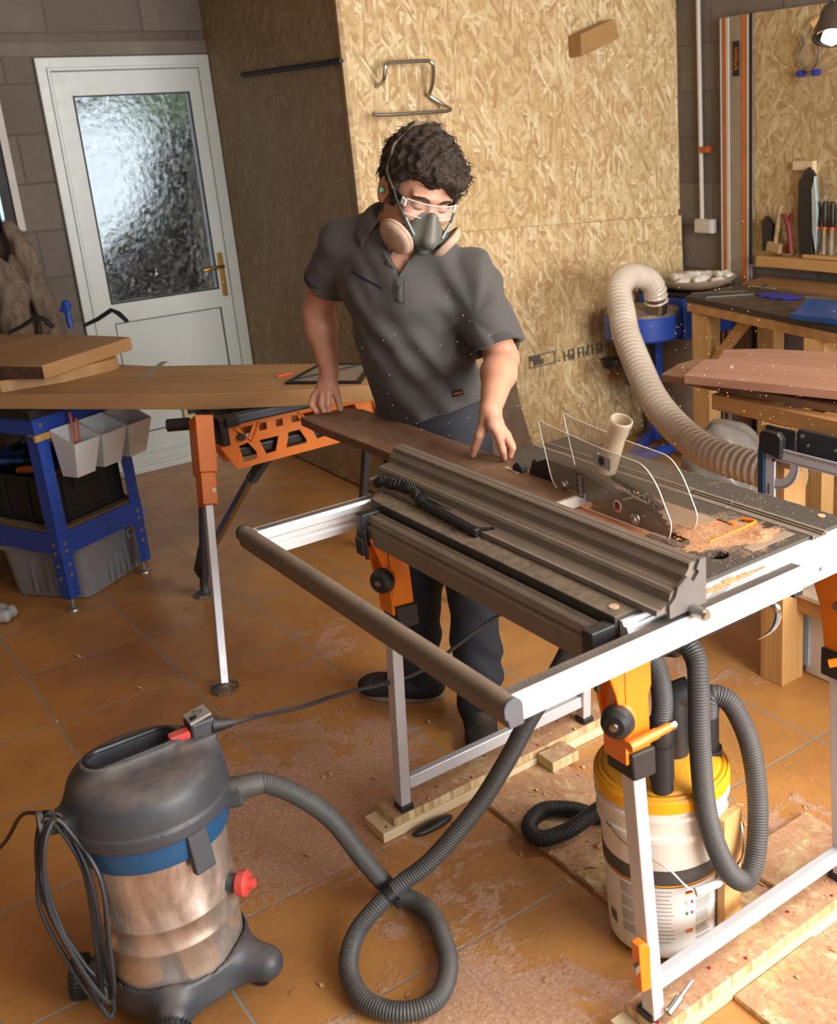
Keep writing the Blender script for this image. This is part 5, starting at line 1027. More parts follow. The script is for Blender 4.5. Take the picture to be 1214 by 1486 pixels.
def fclamp(cx, cy, ang, label, flip=1):
    t_ = thing('bar_clamp', label, 'clamp', (cx, cy, .951))
    u_ = V((math.cos(ang), math.sin(ang), 0)); c = V((cx, cy, .951))
    link('jaw', MB().tube([c-u_*.09+V((0,0,.008)), c-u_*.03+V((0,0,.030)), c+u_*.03+V((0,0,.062)), c+u_*.055+V((0,0,.045)), c+u_*.085+V((0,0,.006))], [.008, .010, .011, .011, .009], 6), M_HANDLE, t_)
    h_ = c-u_*.14+V((0, 0, .02))
    link('handle', MB().tube(spline([h_+V((0, 0, -.015)), h_+V((.0, .01, .03)), h_+V((.005, .02, .07)), h_+V((.0, .02, .10))], 5), [.011, .012, .012, .013, .014, .013, .012, .012, .013, .014, .016, .018, .019, .018, .012, .006][:16], 10).tube([h_+V((-.0, .015, .055)), h_+V((-.02, .0, .068))], [.012, .014], 8), pmat('blue_grip', srgb(32, 70, 150), .4) if 'blue_grip' not in bpy.data.materials else bpy.data.materials['blue_grip'], t_, label='blue handle')
fclamp(1.235, 4.66, -.35, 'black bar clamp with blue handle behind the top slab, nearest the door'); fclamp(.97, 4.80, -.2, 'black bar clamp with blue handle behind the top slab, at the left edge')

# ------------------------------------------------------------------ orange folding stand
M_ORG2 = pmat('orange_stand', srgb(226, 124, 44), .45, var=.06, dust=.06); M_DGREY = pmat('dark_grey_paint', srgb(62, 64, 70), .45)
wm = thing('folding_stand', 'orange and grey folding work stand supporting the long plank', 'work stand', (1.3, 3.42, 0))
F0, T0 = V((.961, 3.053, .02)), V((1.143, 3.40, .798)); d_ = (T0-F0)
l1 = link('leg', MB().bar(F0, F0+d_*.74, .030, .026, (1, 0, 0)), M_LEG, wm, bevel=.003)
link('leg_sleeve', MB().bar(F0+d_*.66, F0+d_*.80, .068, .050, (1, 0, 0)).bar(F0+d_*.78, T0, .088, .060, (1, 0, 0)), M_ORG2, wm, bevel=.004, label='orange leg sleeve')
p_ = F0+d_*.72; link('rivet', MB().cyl(p_+V((.01, -.02, 0)), p_+V((.012, -.036, .006)), .007), M_ZINC, wm)
def foot(c): return MB().lathe([(0, .024), (.018, .024), (.026, .016), (.046, .010), (.048, .001), (0, .001)], c, seg=8)
link('foot', foot((.961, 3.053, 0)), M_STEEL, wm); link('foot', foot((1.19, 3.82, 0)), M_STEEL, wm)
link('leg', MB().bar((1.19, 3.82, .02), (1.165, 3.50, .66), .03, .026, (1, 0, 0)), M_DGREY, wm, bevel=.003)
link('strut', MB().bar((1.21, 3.79, .16), (1.335, 3.52, .52), .026, .024, (1, 0, 0)), M_STEEL, wm, bevel=.003); link('strut_joint', MB().bar((1.33, 3.53, .50), (1.40, 3.44, .63), .04, .03, (1, 0, 0)), M_DGREY, wm, bevel=.006)
link('leg_shoe', MB().bar((1.188, 3.81, .09), (1.21, 3.77, .20), .055, .05, (1, 0, 0)), M_HANDLE, wm, bevel=.006)
link('leg', MB().bar((1.84, 3.05, .02), (1.78, 3.40, .79), .03, .026, (1, 0, 0)), M_LEG, wm, bevel=.003); link('leg', MB().bar((1.86, 3.80, .02), (1.80, 3.46, .70), .03, .026, (1, 0, 0)), M_DGREY, wm, bevel=.003)
outer = [(1.185, .758), (1.80, .758), (1.80, .640), (1.62, .602), (1.235, .597), (1.19, .68)]
tri = lambda *p: [tuple(q) for q in p]
holes = [tri((1.262, .738), (1.312, .738), (1.290, .698)), tri((1.332, .738), (1.360, .738), (1.360, .712), (1.332, .712)), tri((1.394, .738), (1.420, .738), (1.420, .712), (1.394, .712)), tri((1.450, .738), (1.475, .738), (1.487, .714), (1.455, .714)), tri((1.495, .738), (1.55, .738), (1.527, .700)),
         tri((1.252, .676), (1.285, .682), (1.312, .640), (1.308, .620), (1.262, .616)), tri((1.326, .680), (1.398, .680), (1.380, .628), (1.345, .626)), tri((1.436, .684), (1.478, .684), (1.500, .640), (1.496, .630), (1.420, .630)), tri((1.52, .684), (1.60, .684), (1.58, .64), (1.54, .636)), tri((1.63, .73), (1.70, .73), (1.72, .68), (1.64, .66))]
for yy, nm in ((3.385, 'beam'), (3.50, 'beam')): link(nm, MB().prism([outer]+holes, (0, yy, 0), X_, Z_, Y_, .006).box(1.185, 1.80, yy, yy+.018, .752, .758), M_ORG2, wm, label='orange pierced beam')
link('beam_ribs', MB().tube([(1.245, 3.383, .74), (1.30, 3.383, .685), (1.335, 3.383, .745)], .005, 8).tube([(1.48, 3.383, .745), (1.535, 3.383, .688), (1.565, 3.383, .745)], .005, 8), M_ORG2, wm)
link('beam_knob', MB().cyl((1.262, 3.383, .708), (1.262, 3.37, .708), .014, seg=8), M_HANDLE, wm)
link('inner_brace', MB().box(1.24, 1.78, 3.41, 3.49, .625, .665), M_HANDLE, wm, bevel=.01)
link('jaw', MB().box(1.205, 1.80, 3.325, 3.37, .770, .798), pmat('blue_grey_jaw', srgb(70, 78, 92), .4, .2), wm, bevel=.004); link('jaw', MB().box(1.18, 1.80, 3.50, 3.56, .762, .798), M_HANDLE, wm, bevel=.004)
link('jaw_guide', MB().box(1.178, 1.206, 3.33, 3.50, .70, .796).box(1.195, 1.24, 3.31, 3.37, .765, .799), M_HANDLE, wm, bevel=.004); link('side_lever', MB().cyl((1.125, 3.46, .77), (1.06, 3.50, .77), .022, seg=16), M_HANDLE, wm, bevel=.004)

# ------------------------------------------------------------------ driftwood and rails against the back wall
t = NT('driftwood_grey'); _n = t.noise(1, 5, .7, src=t.mapping((30, 30, 4))); t.set(Base_Color=t.ramp(_n, [(.3, srgb(84, 70, 60)), (.7, srgb(146, 126, 106))]), Roughness=.9); t.bump(_n, .6, .01); M_DRIFT = t.m
def drift(paths, label, seed):
    def fn(p):
        d = None
        for pts, rs in paths:
            for (a, b), (r1, r2) in zip(zip(pts, pts[1:]), zip(rs, rs[1:])):
                q = cone(p, a, b, r1, r2); d = q if d is None else smin(d, q, .035)
        return d+.006*np.sin(p[:, 0]*70+np.sin(p[:, 2]*9+seed)*3)*np.sin(p[:, 1]*60+seed)+.005*np.sin(p[:, 2]*23+p[:, 0]*20+seed)
    allp = np.array([q for pts, _ in paths for q in pts]); vs, fs = isosurf(fn, allp.min(0)-.09, allp.max(0)+.09, .009)
    vs[:, 2] = np.maximum(vs[:, 2], .001)
    o = link('driftwood', (vs, fs), M_DRIFT, sharp=60); tag(o, label, 'driftwood', 'driftwood against the back wall'); return o
drift([([(.97, 5.30, 0), (1.0, 5.30, .6), (1.02, 5.36, .95), (.995, 5.44, 1.18), (.93, 5.50, 1.42), (.90, 5.52, 1.56)], [.07, .06, .05, .035, .028, .03]), ([(1.02, 5.34, .9), (1.06, 5.40, 1.05), (1.085, 5.45, 1.20)], [.06, .055, .02])], 'forked grey driftwood trunk standing behind the stack of slabs', 1)
drift([([(1.19, 5.28, 0), (1.18, 5.30, .5), (1.17, 5.34, .85), (1.16, 5.40, 1.05), (1.135, 5.46, 1.22), (1.11, 5.5, 1.345)], [.07, .06, .052, .045, .04, .03])], 'tall grey driftwood branch standing nearest the white door', 3)
drift([([(1.09, 5.42, 0), (1.09, 5.44, .7), (1.10, 5.47, 1.0), (1.125, 5.5, 1.12)], [.06, .05, .034, .012])], 'thin pointed driftwood branch between the two larger trunks', 5)
o = thing('track_rail', 'black and white aluminium track hanging on the block wall at the left edge', 'rail', (1.13, 5.6, 1.30))
link('white_flange', MB().box(1.162, 1.196, 5.58, 5.636, 1.31, 2.4), M_PVC, o, bevel=.002); link('black_face', MB().box(1.05, 1.162, 5.60, 5.636, 1.31, 2.4), M_BLACK, o); link('centre_rib', MB().box(1.098, 1.112, 5.585, 5.60, 1.31, 2.4), pmat('teal_grey', srgb(130, 160, 165), .3, .4), o)
o = link('perforated_strip', MB().prism([[(1.115, 1.10), (1.152, 1.10), (1.152, 1.305), (1.115, 1.305)]]+[hole(1.13+.009*(k % 2), 1.13+.032*k, .004, 8) for k in range(5)], (0, 5.60, 0), X_, Z_, Y_, .004), M_WHT); tag(o, 'white perforated metal strip hanging below the track rail', 'strip')
# ------------------------------------------------------------------ trestle table at the right
tt2 = thing('timber_table', 'rough pine timber table behind the saw carrying reddish planks', 'table', (2.6, 1.8, 0))
M_PINEY = wood('pine_apron', srgb(150, 104, 58), srgb(196, 148, 94), ang=PI/2, ring=2.5)
for (x, y) in ((2.235, 1.86), (2.235, .95), (2.98, 1.86), (2.98, .95)): link('leg', MB().box(x, x+.095, y, y+.085, 0, .81), M_PINEV, tt2, bevel=.002)
link('apron', MB().box(2.25, 2.295, .9, 2.15, .811, .858), M_PINEY, tt2, bevel=.002); link('apron', MB().box(3.02, 3.065, .9, 2.15, .811, .858), M_PINEY, tt2, bevel=.002)
link('cross_rail', MB().box(2.30, 3.02, 1.88, 1.93, .75, .81), M_PINEX, tt2, bevel=.002); link('cross_rail', MB().box(2.30, 3.02, 2.09, 2.14, .812, .858), M_PINEX, tt2, bevel=.002)
link('shelf_rail', MB().box(2.30, 2.335, 1.2, 1.86, .228, .283), M_PINEY, tt2, bevel=.002); link('shelf', MB().box(2.285, 2.98, 1.2, 1.858, .284, .298), pmat('white_shelf', srgb(206, 196, 180), .6, dust=.3), tt2, bevel=.002, label='pale chipboard shelf')
link('back_plate', MB().box(2.222, 2.236, 1.80, 1.912, .70, .81), wood('plate_wood', srgb(150, 120, 84), srgb(188, 158, 118), ang=PI/2, knots=False), tt2)
link('black_panel', MB().prism([(1.20, .752), (1.802, .757), (1.802, .822), (1.20, .826)], (2.218, 0, 0), Y_, Z_, X_, .014), pmat('matt_black_panel', srgb(38, 42, 48), .6, bump=.2), tt2, bevel=.001)
link('panel_screw', MB().cyl((2.214, 1.785, .807), (2.219, 1.785, .807), .006), M_ZINC, tt2); link('panel_screw', MB().cyl((2.214, 1.765, .785), (2.219, 1.765, .785), .004), M_ZINC, tt2); link('panel_screw', MB().cyl((2.214, 1.675, .79), (2.219, 1.675, .79), .004), M_ZINC, tt2)
bx = thing('white_box', 'white cabinet box standing under the pale shelf at the right', 'box', (2.5, 1.7, 0)); link('carcass', MB().box(2.352, 2.75, 1.35, 1.868, .002, .215), pmat('white_melamine', srgb(206, 202, 196), .5), bx, bevel=.004); link('side_strip', MB().box(2.345, 2.352, 1.852, 1.872, .03, .225), pmat('blue_grey_strip', srgb(170, 190, 206), .4), bx)
M_RED1 = wood('reddish_plank', srgb(138, 96, 76), srgb(180, 134, 110), ang=-1.25, dust=.15); M_RED2 = wood('brown_plank', srgb(112, 80, 56), srgb(156, 118, 88), ang=-1.45)
o = link('brown_plank', MB().prism([(2.262, 2.378), (2.274, 2.26), (2.285, 2.0), (2.306, 1.74), (2.31, 1.1), (2.62, 1.1), (2.60, 2.0), (2.50, 2.44), (2.395, 2.435)], (0, 0, .859), X_, Y_, Z_, .024), M_RED2, bevel=.003); tag(o, 'lowest brown live edged plank on the pine table', 'plank')
link('sapwood_edge', MB().prism([(2.268, 2.3), (2.2745, 2.2), (2.284, 1.95), (2.3045, 1.70), (2.3085, 1.1), (2.35, 1.1), (2.34, 1.7), (2.30, 2.15)], (0, 0, .8832), X_, Y_, Z_, .0006), pmat('heartwood_red', srgb(150, 104, 80), .6), o)
o = link('rear_plank', MB().prism([(2.46, 2.32), (2.57, 2.40), (2.66, 2.30), (2.86, 1.8), (2.95, 1.3), (2.66, 1.3), (2.52, 1.8)], (0, 0, .884), X_, Y_, Z_, .020), M_RED1, bevel=.003); tag(o, 'reddish plank lying behind and askew to the front plank on the pine table', 'plank')
o = link('front_plank', MB().prism([(2.158, 2.172), (2.285, 1.727), (2.38, 1.2), (2.60, 1.2), (2.50, 1.88), (2.37, 2.24), (2.338, 2.266)], (0, 0, .9045), X_, Y_, Z_, .026), M_RED1, bevel=.002); tag(o, 'front pinkish red plank on top of the stack on the pine table', 'plank'); link('chalk_mark', MB().obox((2.315, 2.13, .9312), (.016, .012, 0), (.002, -.004, 0), (0, 0, .0004)), bpy.data.materials['chalk'], o)
sq = thing('combination_square', 'grey metal square with quarter protractor hanging on the table leg', 'square', (2.2, 1.85, .56))
M_SQ = pmat('square_grey', srgb(190, 196, 210), .4, .1, var=.05); M_SQE = pmat('square_edge', srgb(60, 84, 110), .3, .5)
arc = lambda r, n=14: [(1.862-r*math.sin(a), .727-r*math.cos(a)) for a in np.linspace(0, PI/2, n)]
link('ruler_blade', MB().prism([(1.20, .729), (1.893, .727), (1.893, .764), (1.20, .768)], (2.196, 0, 0), Y_, Z_, X_, .004), M_SQ, sq); link('stock', MB().prism([(1.862, .555), (1.893, .555), (1.893, .727), (1.862, .727)], (2.194, 0, 0), Y_, Z_, X_, .007), M_SQ, sq)
link('stock_edge', MB().box(2.186, 2.204, 1.894, 1.916, .555, .752), M_SQE, sq, bevel=.002); link('protractor', MB().prism(arc(.083)+arc(.055)[::-1], (2.196, 0, 0), Y_, Z_, X_, .004), M_SQ, sq)
g = MB()
for k in range(60): y = 1.885-k*.006; g.box(2.1952, 2.196, y-.0007, y+.0007, .757-(.004 if k % 2 else 0), .761); g.box(2.1952, 2.196, y-.0007, y+.0007, .731, .735)
for k in range(18): a = PI/2*k/17; c = V((2.1955, 1.862-.078*math.sin(a), .727-.078*math.cos(a))); g.obox(c, (.0004, 0, 0), (0, -.003*math.sin(a), -.003*math.cos(a)), (0, .0006*math.cos(a), -.0006*math.sin(a)))
link('scale_marks', g, M_MARK, sq); text('brand_lettering', 'triton', .013, (2.1935, 1.882, .64), (0, 0, 1), (0, 1, 0), M_BLACK, sq, label='small black lettering'); link('rivet', MB().cyl((2.19, 1.862, .727), (2.197, 1.862, .727), .004), M_CHROME, sq)
o = thing('tape_holster', 'black tool holster strapped over the corner of the grey square', 'holster', (2.16, 1.86, .735))
link('holster_body', MB().prism([(1.835, .735), (1.915, .748), (1.912, .80), (1.90, .808), (1.845, .808), (1.832, .795)], (2.185, 0, 0), Y_, Z_, X_, .034), M_BLKP, o, bevel=.006); link('holster_back', MB().box(2.206, 2.216, 1.80, 1.905, .765, .820), M_BLKP, o, bevel=.003); link('tape_top', MB().box(2.19, 2.212, 1.845, 1.895, .80, .8105), M_STEEL, o, bevel=.002)
# ------------------------------------------------------------------ workbench along the right wall
bn = thing('wall_bench', 'pine workbench with dark top against the grey block wall', 'workbench', (3.8, 3.0, 0))
bt = [(3.552, 3.555), (3.36, 2.56), (3.24, 1.95), (4.155, 1.95), (4.155, 3.60)]
link('bench_top', MB().prism(bt, (0, 0, .806), X_, Y_, Z_, .028), pmat('dark_bench_top', srgb(58, 50, 44), .5, dust=.25), bn, bevel=.003)
link('front_rail', MB().prism([(3.556, 3.55), (3.36, 2.55), (3.24, 1.95), (3.275, 1.95), (3.395, 2.55), (3.59, 3.55)], (0, 0, .762), X_, Y_, Z_, .044), M_PINE, bn, bevel=.002)
for (x, y) in ((3.55, 3.41), (3.38, 2.62), (4.05, 3.45)): link('leg', MB().box(x+.002, x+.082, y, y+.105, 0, .762), M_PINEV, bn, bevel=.002)
link('diagonal_brace', MB().bar((3.575, 3.40, .53), (3.535, 3.16, .762), .035, .05, (1, 0, 0)), M_PINE, bn, bevel=.002)
o = link('backing_board', MB().prism([(3.90, 3.52), (3.83, 2.9), (3.80, 2.3), (4.12, 2.3), (4.12, 3.56)], (0, 0, .8345), X_, Y_, Z_, .014), wood('warm_board', srgb(120, 86, 54), srgb(156, 116, 76), ang=PI/2, knots=False)); tag(o, 'thin brown board lying at the back of the wall bench', 'board')
for k, (p, q, lab) in enumerate((((3.60, 3.56, .838), (3.78, 3.39, .838), 'shorter steel rule at the left end of the wall bench'), ((3.56, 3.43, .838), (3.80, 3.26, .838), 'longer steel rule nearer the front of the wall bench'))):
    o = link('steel_rule', MB().bar(p, q, .022, .002), M_STEEL); tag(o, lab, 'ruler', 'steel rules on the wall bench')
o = link('blue_cloth', isosurf(lambda p: np.maximum(ell(p, (3.74, 3.15, .838), np.eye(3), (.05, .13, .012)), .8352-p[:, 2])+.003*np.sin(p[:, 1]*90+p[:, 0]*40), (3.65, 3.0, .83), (3.85, 3.3, .86), .005), pmat('blue_tape', srgb(50, 54, 150), .6)); tag(o, 'small blue strip lying on the dark wall bench top', 'tape')
o = link('marking_gauge', MB().box(3.80, 3.82, 3.29, 3.31, .849, .875).cyl((3.81, 3.22, .855), (3.81, 3.38, .857), .005), M_STEEL); tag(o, 'small steel marking gauge standing on the wall bench', 'gauge')
sw = thing('blue_vice', 'blue cast metal vice jaw at the right end of the wall bench', 'vice', (3.5, 2.70, .835))
link('vice_jaw', MB().prism([(3.36, .836), (3.47, .842), (3.485, .900), (3.47, .905), (3.40, .868), (3.36, .862)], (0, 2.42, 0), X_, Z_, Y_, .36), pmat('blue_casting', srgb(28, 72, 132), .4, var=.25, dust=.15), sw, bevel=.005); link('vice_edge', MB().bar((3.478, 2.79, .908), (3.49, 2.42, .912), .016, .01), M_STEEL, sw); link('vice_body', MB().box(3.46, 3.60, 2.42, 2.70, .836, .885), M_HANDLE, sw, bevel=.01)
# ------------------------------------------------------------------ dust extractor in the corner
dx = thing('dust_extractor', 'blue dust extractor with round drum beside the chipboard wall', 'dust extractor', (3.6, 3.85, 0))
link('drum', MB().lathe([(0, .60), (.175, .60), (.19, .612), (.19, .715), (.182, .725), (0, .725)], (3.555, 3.86, 0), seg=48), M_BLUE, dx)
link('drum_lid', MB().lathe([(.185, .722), (.182, .738), (.12, .752), (0, .755)], (3.555, 3.86, 0), seg=48), pmat('grey_brown_lid', srgb(112, 100, 90), .5, dust=.3), dx)
link('inlet', MB().tube(spline([(3.52, 3.72, .745), (3.515, 3.71, .79), (3.50, 3.705, .83)], 4), .05, 20), M_STEEL, dx)
link('motor', MB().lathe([(0, .36), (.075, .36), (.085, .38), (.085, .56), (.07, .60), (0, .60)], (3.56, 3.90, 0), seg=28), M_HANDLE, dx); link('motor_cap', MB().lathe([(0, .32), (.05, .32), (.06, .36), (0, .36)], (3.40, 3.92, .15), seg=20), M_HANDLE, dx)
link('column', MB().box(3.635, 3.70, 3.87, 3.92, .04, .60), M_BLUE, dx, bevel=.004); link('base_frame', MB().bar((3.24, 3.66, .05), (3.64, 3.93, .05), .05, .045).bar((3.30, 3.72, .05), (3.98, 3.68, .05), .045, .04).bar((3.66, 3.95, .05), (4.0, 3.74, .05), .045, .04), M_BLUE, dx, bevel=.004)
bxx = thing('blue_cabinet', 'blue metal housing on a brown filter drum in the corner', 'cabinet', (3.92, 3.92, 0))
link('housing', MB().box(3.745, 4.11, 3.76, 4.09, .56, .775), M_BLUE, bxx, bevel=.012); link('housing_top', MB().box(3.74, 4.115, 3.755, 4.095, .776, .795), M_HANDLE, bxx, bevel=.004)
link('filter_sack', MB().lathe([(0, .003), (.15, .003), (.17, .04), (.16, .2), (.17, .38), (.155, .555), (0, .557)], (3.925, 3.925, 0), seg=36), pmat('brown_filter', srgb(128, 108, 90), .8, var=.25), bxx)
bs = thing('shallow_basket', 'shallow round basket heaped with white rags on the corner cabinet', 'basket', (3.93, 3.86, .797))
link('basket_wall', MB().lathe([(0, .798), (.13, .798), (.175, .815), (.205, .842), (.21, .85), (.20, .85), (.17, .825), (.12, .806), (0, .806)], (3.93, 3.86, 0), seg=48), pmat('basket_beige', srgb(176, 158, 134), .7, dust=.2), bs)
random.seed(9)
for k in range(9):
    a, r_ = k*2.4, .025+.04*(k % 3); c = V((3.93+r_*1.4*math.cos(a), 3.86+r_*1.4*math.sin(a), .835+.012*(k % 2))); b_ = random.uniform(0, 3)
    def rag(p, c=c, b_=b_): Q = (p-np.array(c, np.float32)); return ell(p, c, np.array([[math.cos(b_), math.sin(b_), 0], [-math.sin(b_), math.cos(b_), 0], [0, 0, 1]]), (.062, .032, .022))+.006*np.sin(Q[:, 0]*120+b_*5)*np.sin(Q[:, 1]*95)
    o = link('white_rag', isosurf(rag, c-V((.08, .08, .04)), c+V((.08, .08, .04)), .006), M_WHT); tag(o, 'crumpled white rag heaped in the shallow round basket', 'rag', 'rags in the basket')
M_CLH = NT('ribbed_clear_hose'); M_CLH.set(Base_Color=M_CLH.mix(M_CLH.ramp(M_CLH.noise(6, 4), [(.4, 0), (.7, .6)]), srgb(236, 224, 208), srgb(206, 184, 160)), Roughness=.22); M_CLH.b.inputs['Transmission Weight'].default_value = .18; M_CLH.b.inputs['Coat Weight'].default_value = .4; M_CLH = M_CLH.m
eh = thing('extractor_hose', 'large translucent ribbed hose arching from the blue extractor to the table', 'hose', (3.0, 3.0, .5))
hp2 = resample(spline([(3.515, 3.712, .80), (3.49, 3.70, .87), (3.42, 3.68, .925), (3.30, 3.64, .955), (3.18, 3.57, .955), (3.08, 3.49, .925), (2.99, 3.37, .865), (2.901, 3.25, .800), (2.79, 3.06, .712), (2.68, 2.86, .632), (2.60, 2.65, .572), (2.55, 2.45, .54), (2.55, 2.26, .528), (2.57, 2.08, .52)], 14), .007)
link('hose', MB().tube(hp2, [.050+.0085*(.5+.5*math.cos(2*PI*i/4)) for i in range(len(hp2))], 26), M_CLH, eh, sharp=80)
o = link('plastic_sack', isosurf(lambda p: ell(p, (3.02, 2.82, .22), np.eye(3), (.19, .17, .26))+.012*np.sin(p[:, 0]*38+p[:, 2]*25)*np.sin(p[:, 1]*33-p[:, 2]*19), (2.75, 2.55, -.02), (3.35, 3.1, .54), .014), pmat('cloudy_plastic', srgb(150, 144, 138), .25, var=.15)); 
for v in o.data.vertices: v.co.z = max(v.co.z, .0)
tag(o, 'cloudy grey plastic sack standing under the pine table', 'sack')
o = link('live_edge_slab', MB().prism([(2.86, .668), (2.938, .660), (2.915, .585), (2.895, .5), (2.915, .36), (2.95, .22), (2.99, .06), (3.0, .002), (2.62, .002), (2.68, .3), (2.74, .5)], (0, 4.045, 0), X_, Z_, (0, 1, 0), .03), pmat('dusty_bark_board', srgb(124, 104, 86), .8, var=.25, scale=14), bevel=.004); tag(o, 'dusty live edged slab leaning on the chipboard behind the man', 'slab')
o = link('floor_cable', MB().tube(spline([(3.10, 3.25, .006), (3.3, 3.05, .006), (3.42, 2.98, .006), (3.40, 2.86, .006), (3.25, 2.85, .006), (3.0, 2.95, .006)], 8), .006, 8), M_CORD); tag(o, 'black cable curling on the floor beyond the saw table', 'cable')
# ------------------------------------------------------------------ the man at the saw
A3 = lambda *p: np.array(p, float)
HF, HU, HL = vnorm((-.194, -.868, -.457)), vnorm((.141, -.485, .863)), vnorm((.971, -.103, -.217))
HC = A3(1.426, 2.351, 1.517)
def H(f_, l_, u_): return HC+HF*f_+HL*l_+HU*u_
AX = np.stack([HF, HL, HU])
LAT, FRO = vnorm((.573, -.78, -.24)), vnorm((-.80, -.60, .0)); LAT2, FRO2 = vnorm((.45, -.89, 0)), vnorm((-.89, -.45, 0))
def M_skin(name, c, red=(196, 112, 92)):
    t = NT(name); n = t.noise(26, 4, .6); cc = t.ramp(n, [(.3, tuple(x*.86 for x in c[:3])+(1,)), (.7, c)])
    cc = t.mix(t.ramp(t.noise(7, 3), [(.45, 0), (.75, .35)]), cc, srgb(*red)); t.set(Base_Color=cc, Roughness=.5); t.b.inputs['Subsurface Weight'].default_value = .12; t.b.inputs['Subsurface Radius'].default_value = (.02, .008, .004)
    t.bump(t.noise(260, 3, .7), .12, .001); return t.m
M_SKIN = M_skin('skin', srgb(208, 154, 126))
sh_R, el_R, wr_R = A3(1.305, 2.57, 1.40), A3(1.290, 2.722, 1.20), A3(1.304, 2.728, 1.020)
sh_L, el_L, wr_L = A3(1.518, 2.28, 1.315), A3(1.520, 2.178, 1.095), A3(1.366, 2.020, 1.020)
handL = [[A3(1.352, 2.020, 1.004), A3(1.331, 2.020, .968), A3(1.325, 2.034, .937), A3(1.323, 2.046, .9155)],
         [A3(1.350, 1.990, .996), A3(1.350, 1.968, .966), A3(1.352, 1.960, .936), A3(1.359, 1.966, .9145)],
         [A3(1.362, 1.992, .996), A3(1.371, 1.970, .966), A3(1.381, 1.962, .937), A3(1.378, 1.970, .9145)],
         [A3(1.370, 2.002, .994), A3(1.385, 1.986, .962), A3(1.394, 1.980, .936), A3(1.386, 1.990, .914)],
         [A3(1.374, 2.012, .990), A3(1.388, 2.008, .960), A3(1.394, 2.006, .938), A3(1.388, 2.016, .9145)]]
handR = [[A3(1.303, 2.722, .995), A3(1.308, 2.712, .965), A3(1.311, 2.708, .938), A3(1.313, 2.706, .914)],
         [A3(1.294, 2.722, .985), A3(1.285, 2.716, .958), A3(1.279, 2.713, .936), A3(1.281, 2.714, .9145)],
         [A3(1.288, 2.728, .982), A3(1.272, 2.727, .956), A3(1.264, 2.724, .934), A3(1.268, 2.722, .9145)],
         [A3(1.284, 2.736, .982), A3(1.268, 2.742, .956), A3(1.262, 2.744, .934), A3(1.266, 2.734, .9145)],
         [A3(1.280, 2.738, .984), A3(1.256, 2.750, .956), A3(1.246, 2.752, .934), A3(1.252, 2.738, .914)]]
RAD = [(.0135, .0115, .0098, .0086), (.0125, .0098, .0086, .0074), (.0125, .0100, .0088, .0076), (.012, .0094, .0082, .0072), (.0115, .0086, .0075, .0066)]
def hand(p, wr, F):
    d = None
    for k, (ch, rr_) in enumerate(zip(F, RAD)):
        q = smin(cone(p, wr, ch[0], .019, rr_[0]+.003), cone(p, ch[0], ch[1], rr_[0], rr_[1]+.0012), .008)   # palm ray, knuckle
        q = smin(q, smin(cone(p, ch[1], ch[2], rr_[1]+.0008, rr_[2]+.0006), cone(p, ch[2], ch[3], rr_[2]+.0004, rr_[3]), .002), .003)
        palm = smin(cone(p, wr, ch[0], .019, rr_[0]+.003), cone(p, ch[0], (ch[0]+ch[1])/2, rr_[0], rr_[1]), .006)
        d = (q, palm) if d is None else (np.minimum(d[0], q), smin(d[1], palm, .010))
    return smin(d[0], d[1], .003)
EARS = [(-1, H(-.012, -.086, -.014)), (1, H(-.012, .086, -.014))]
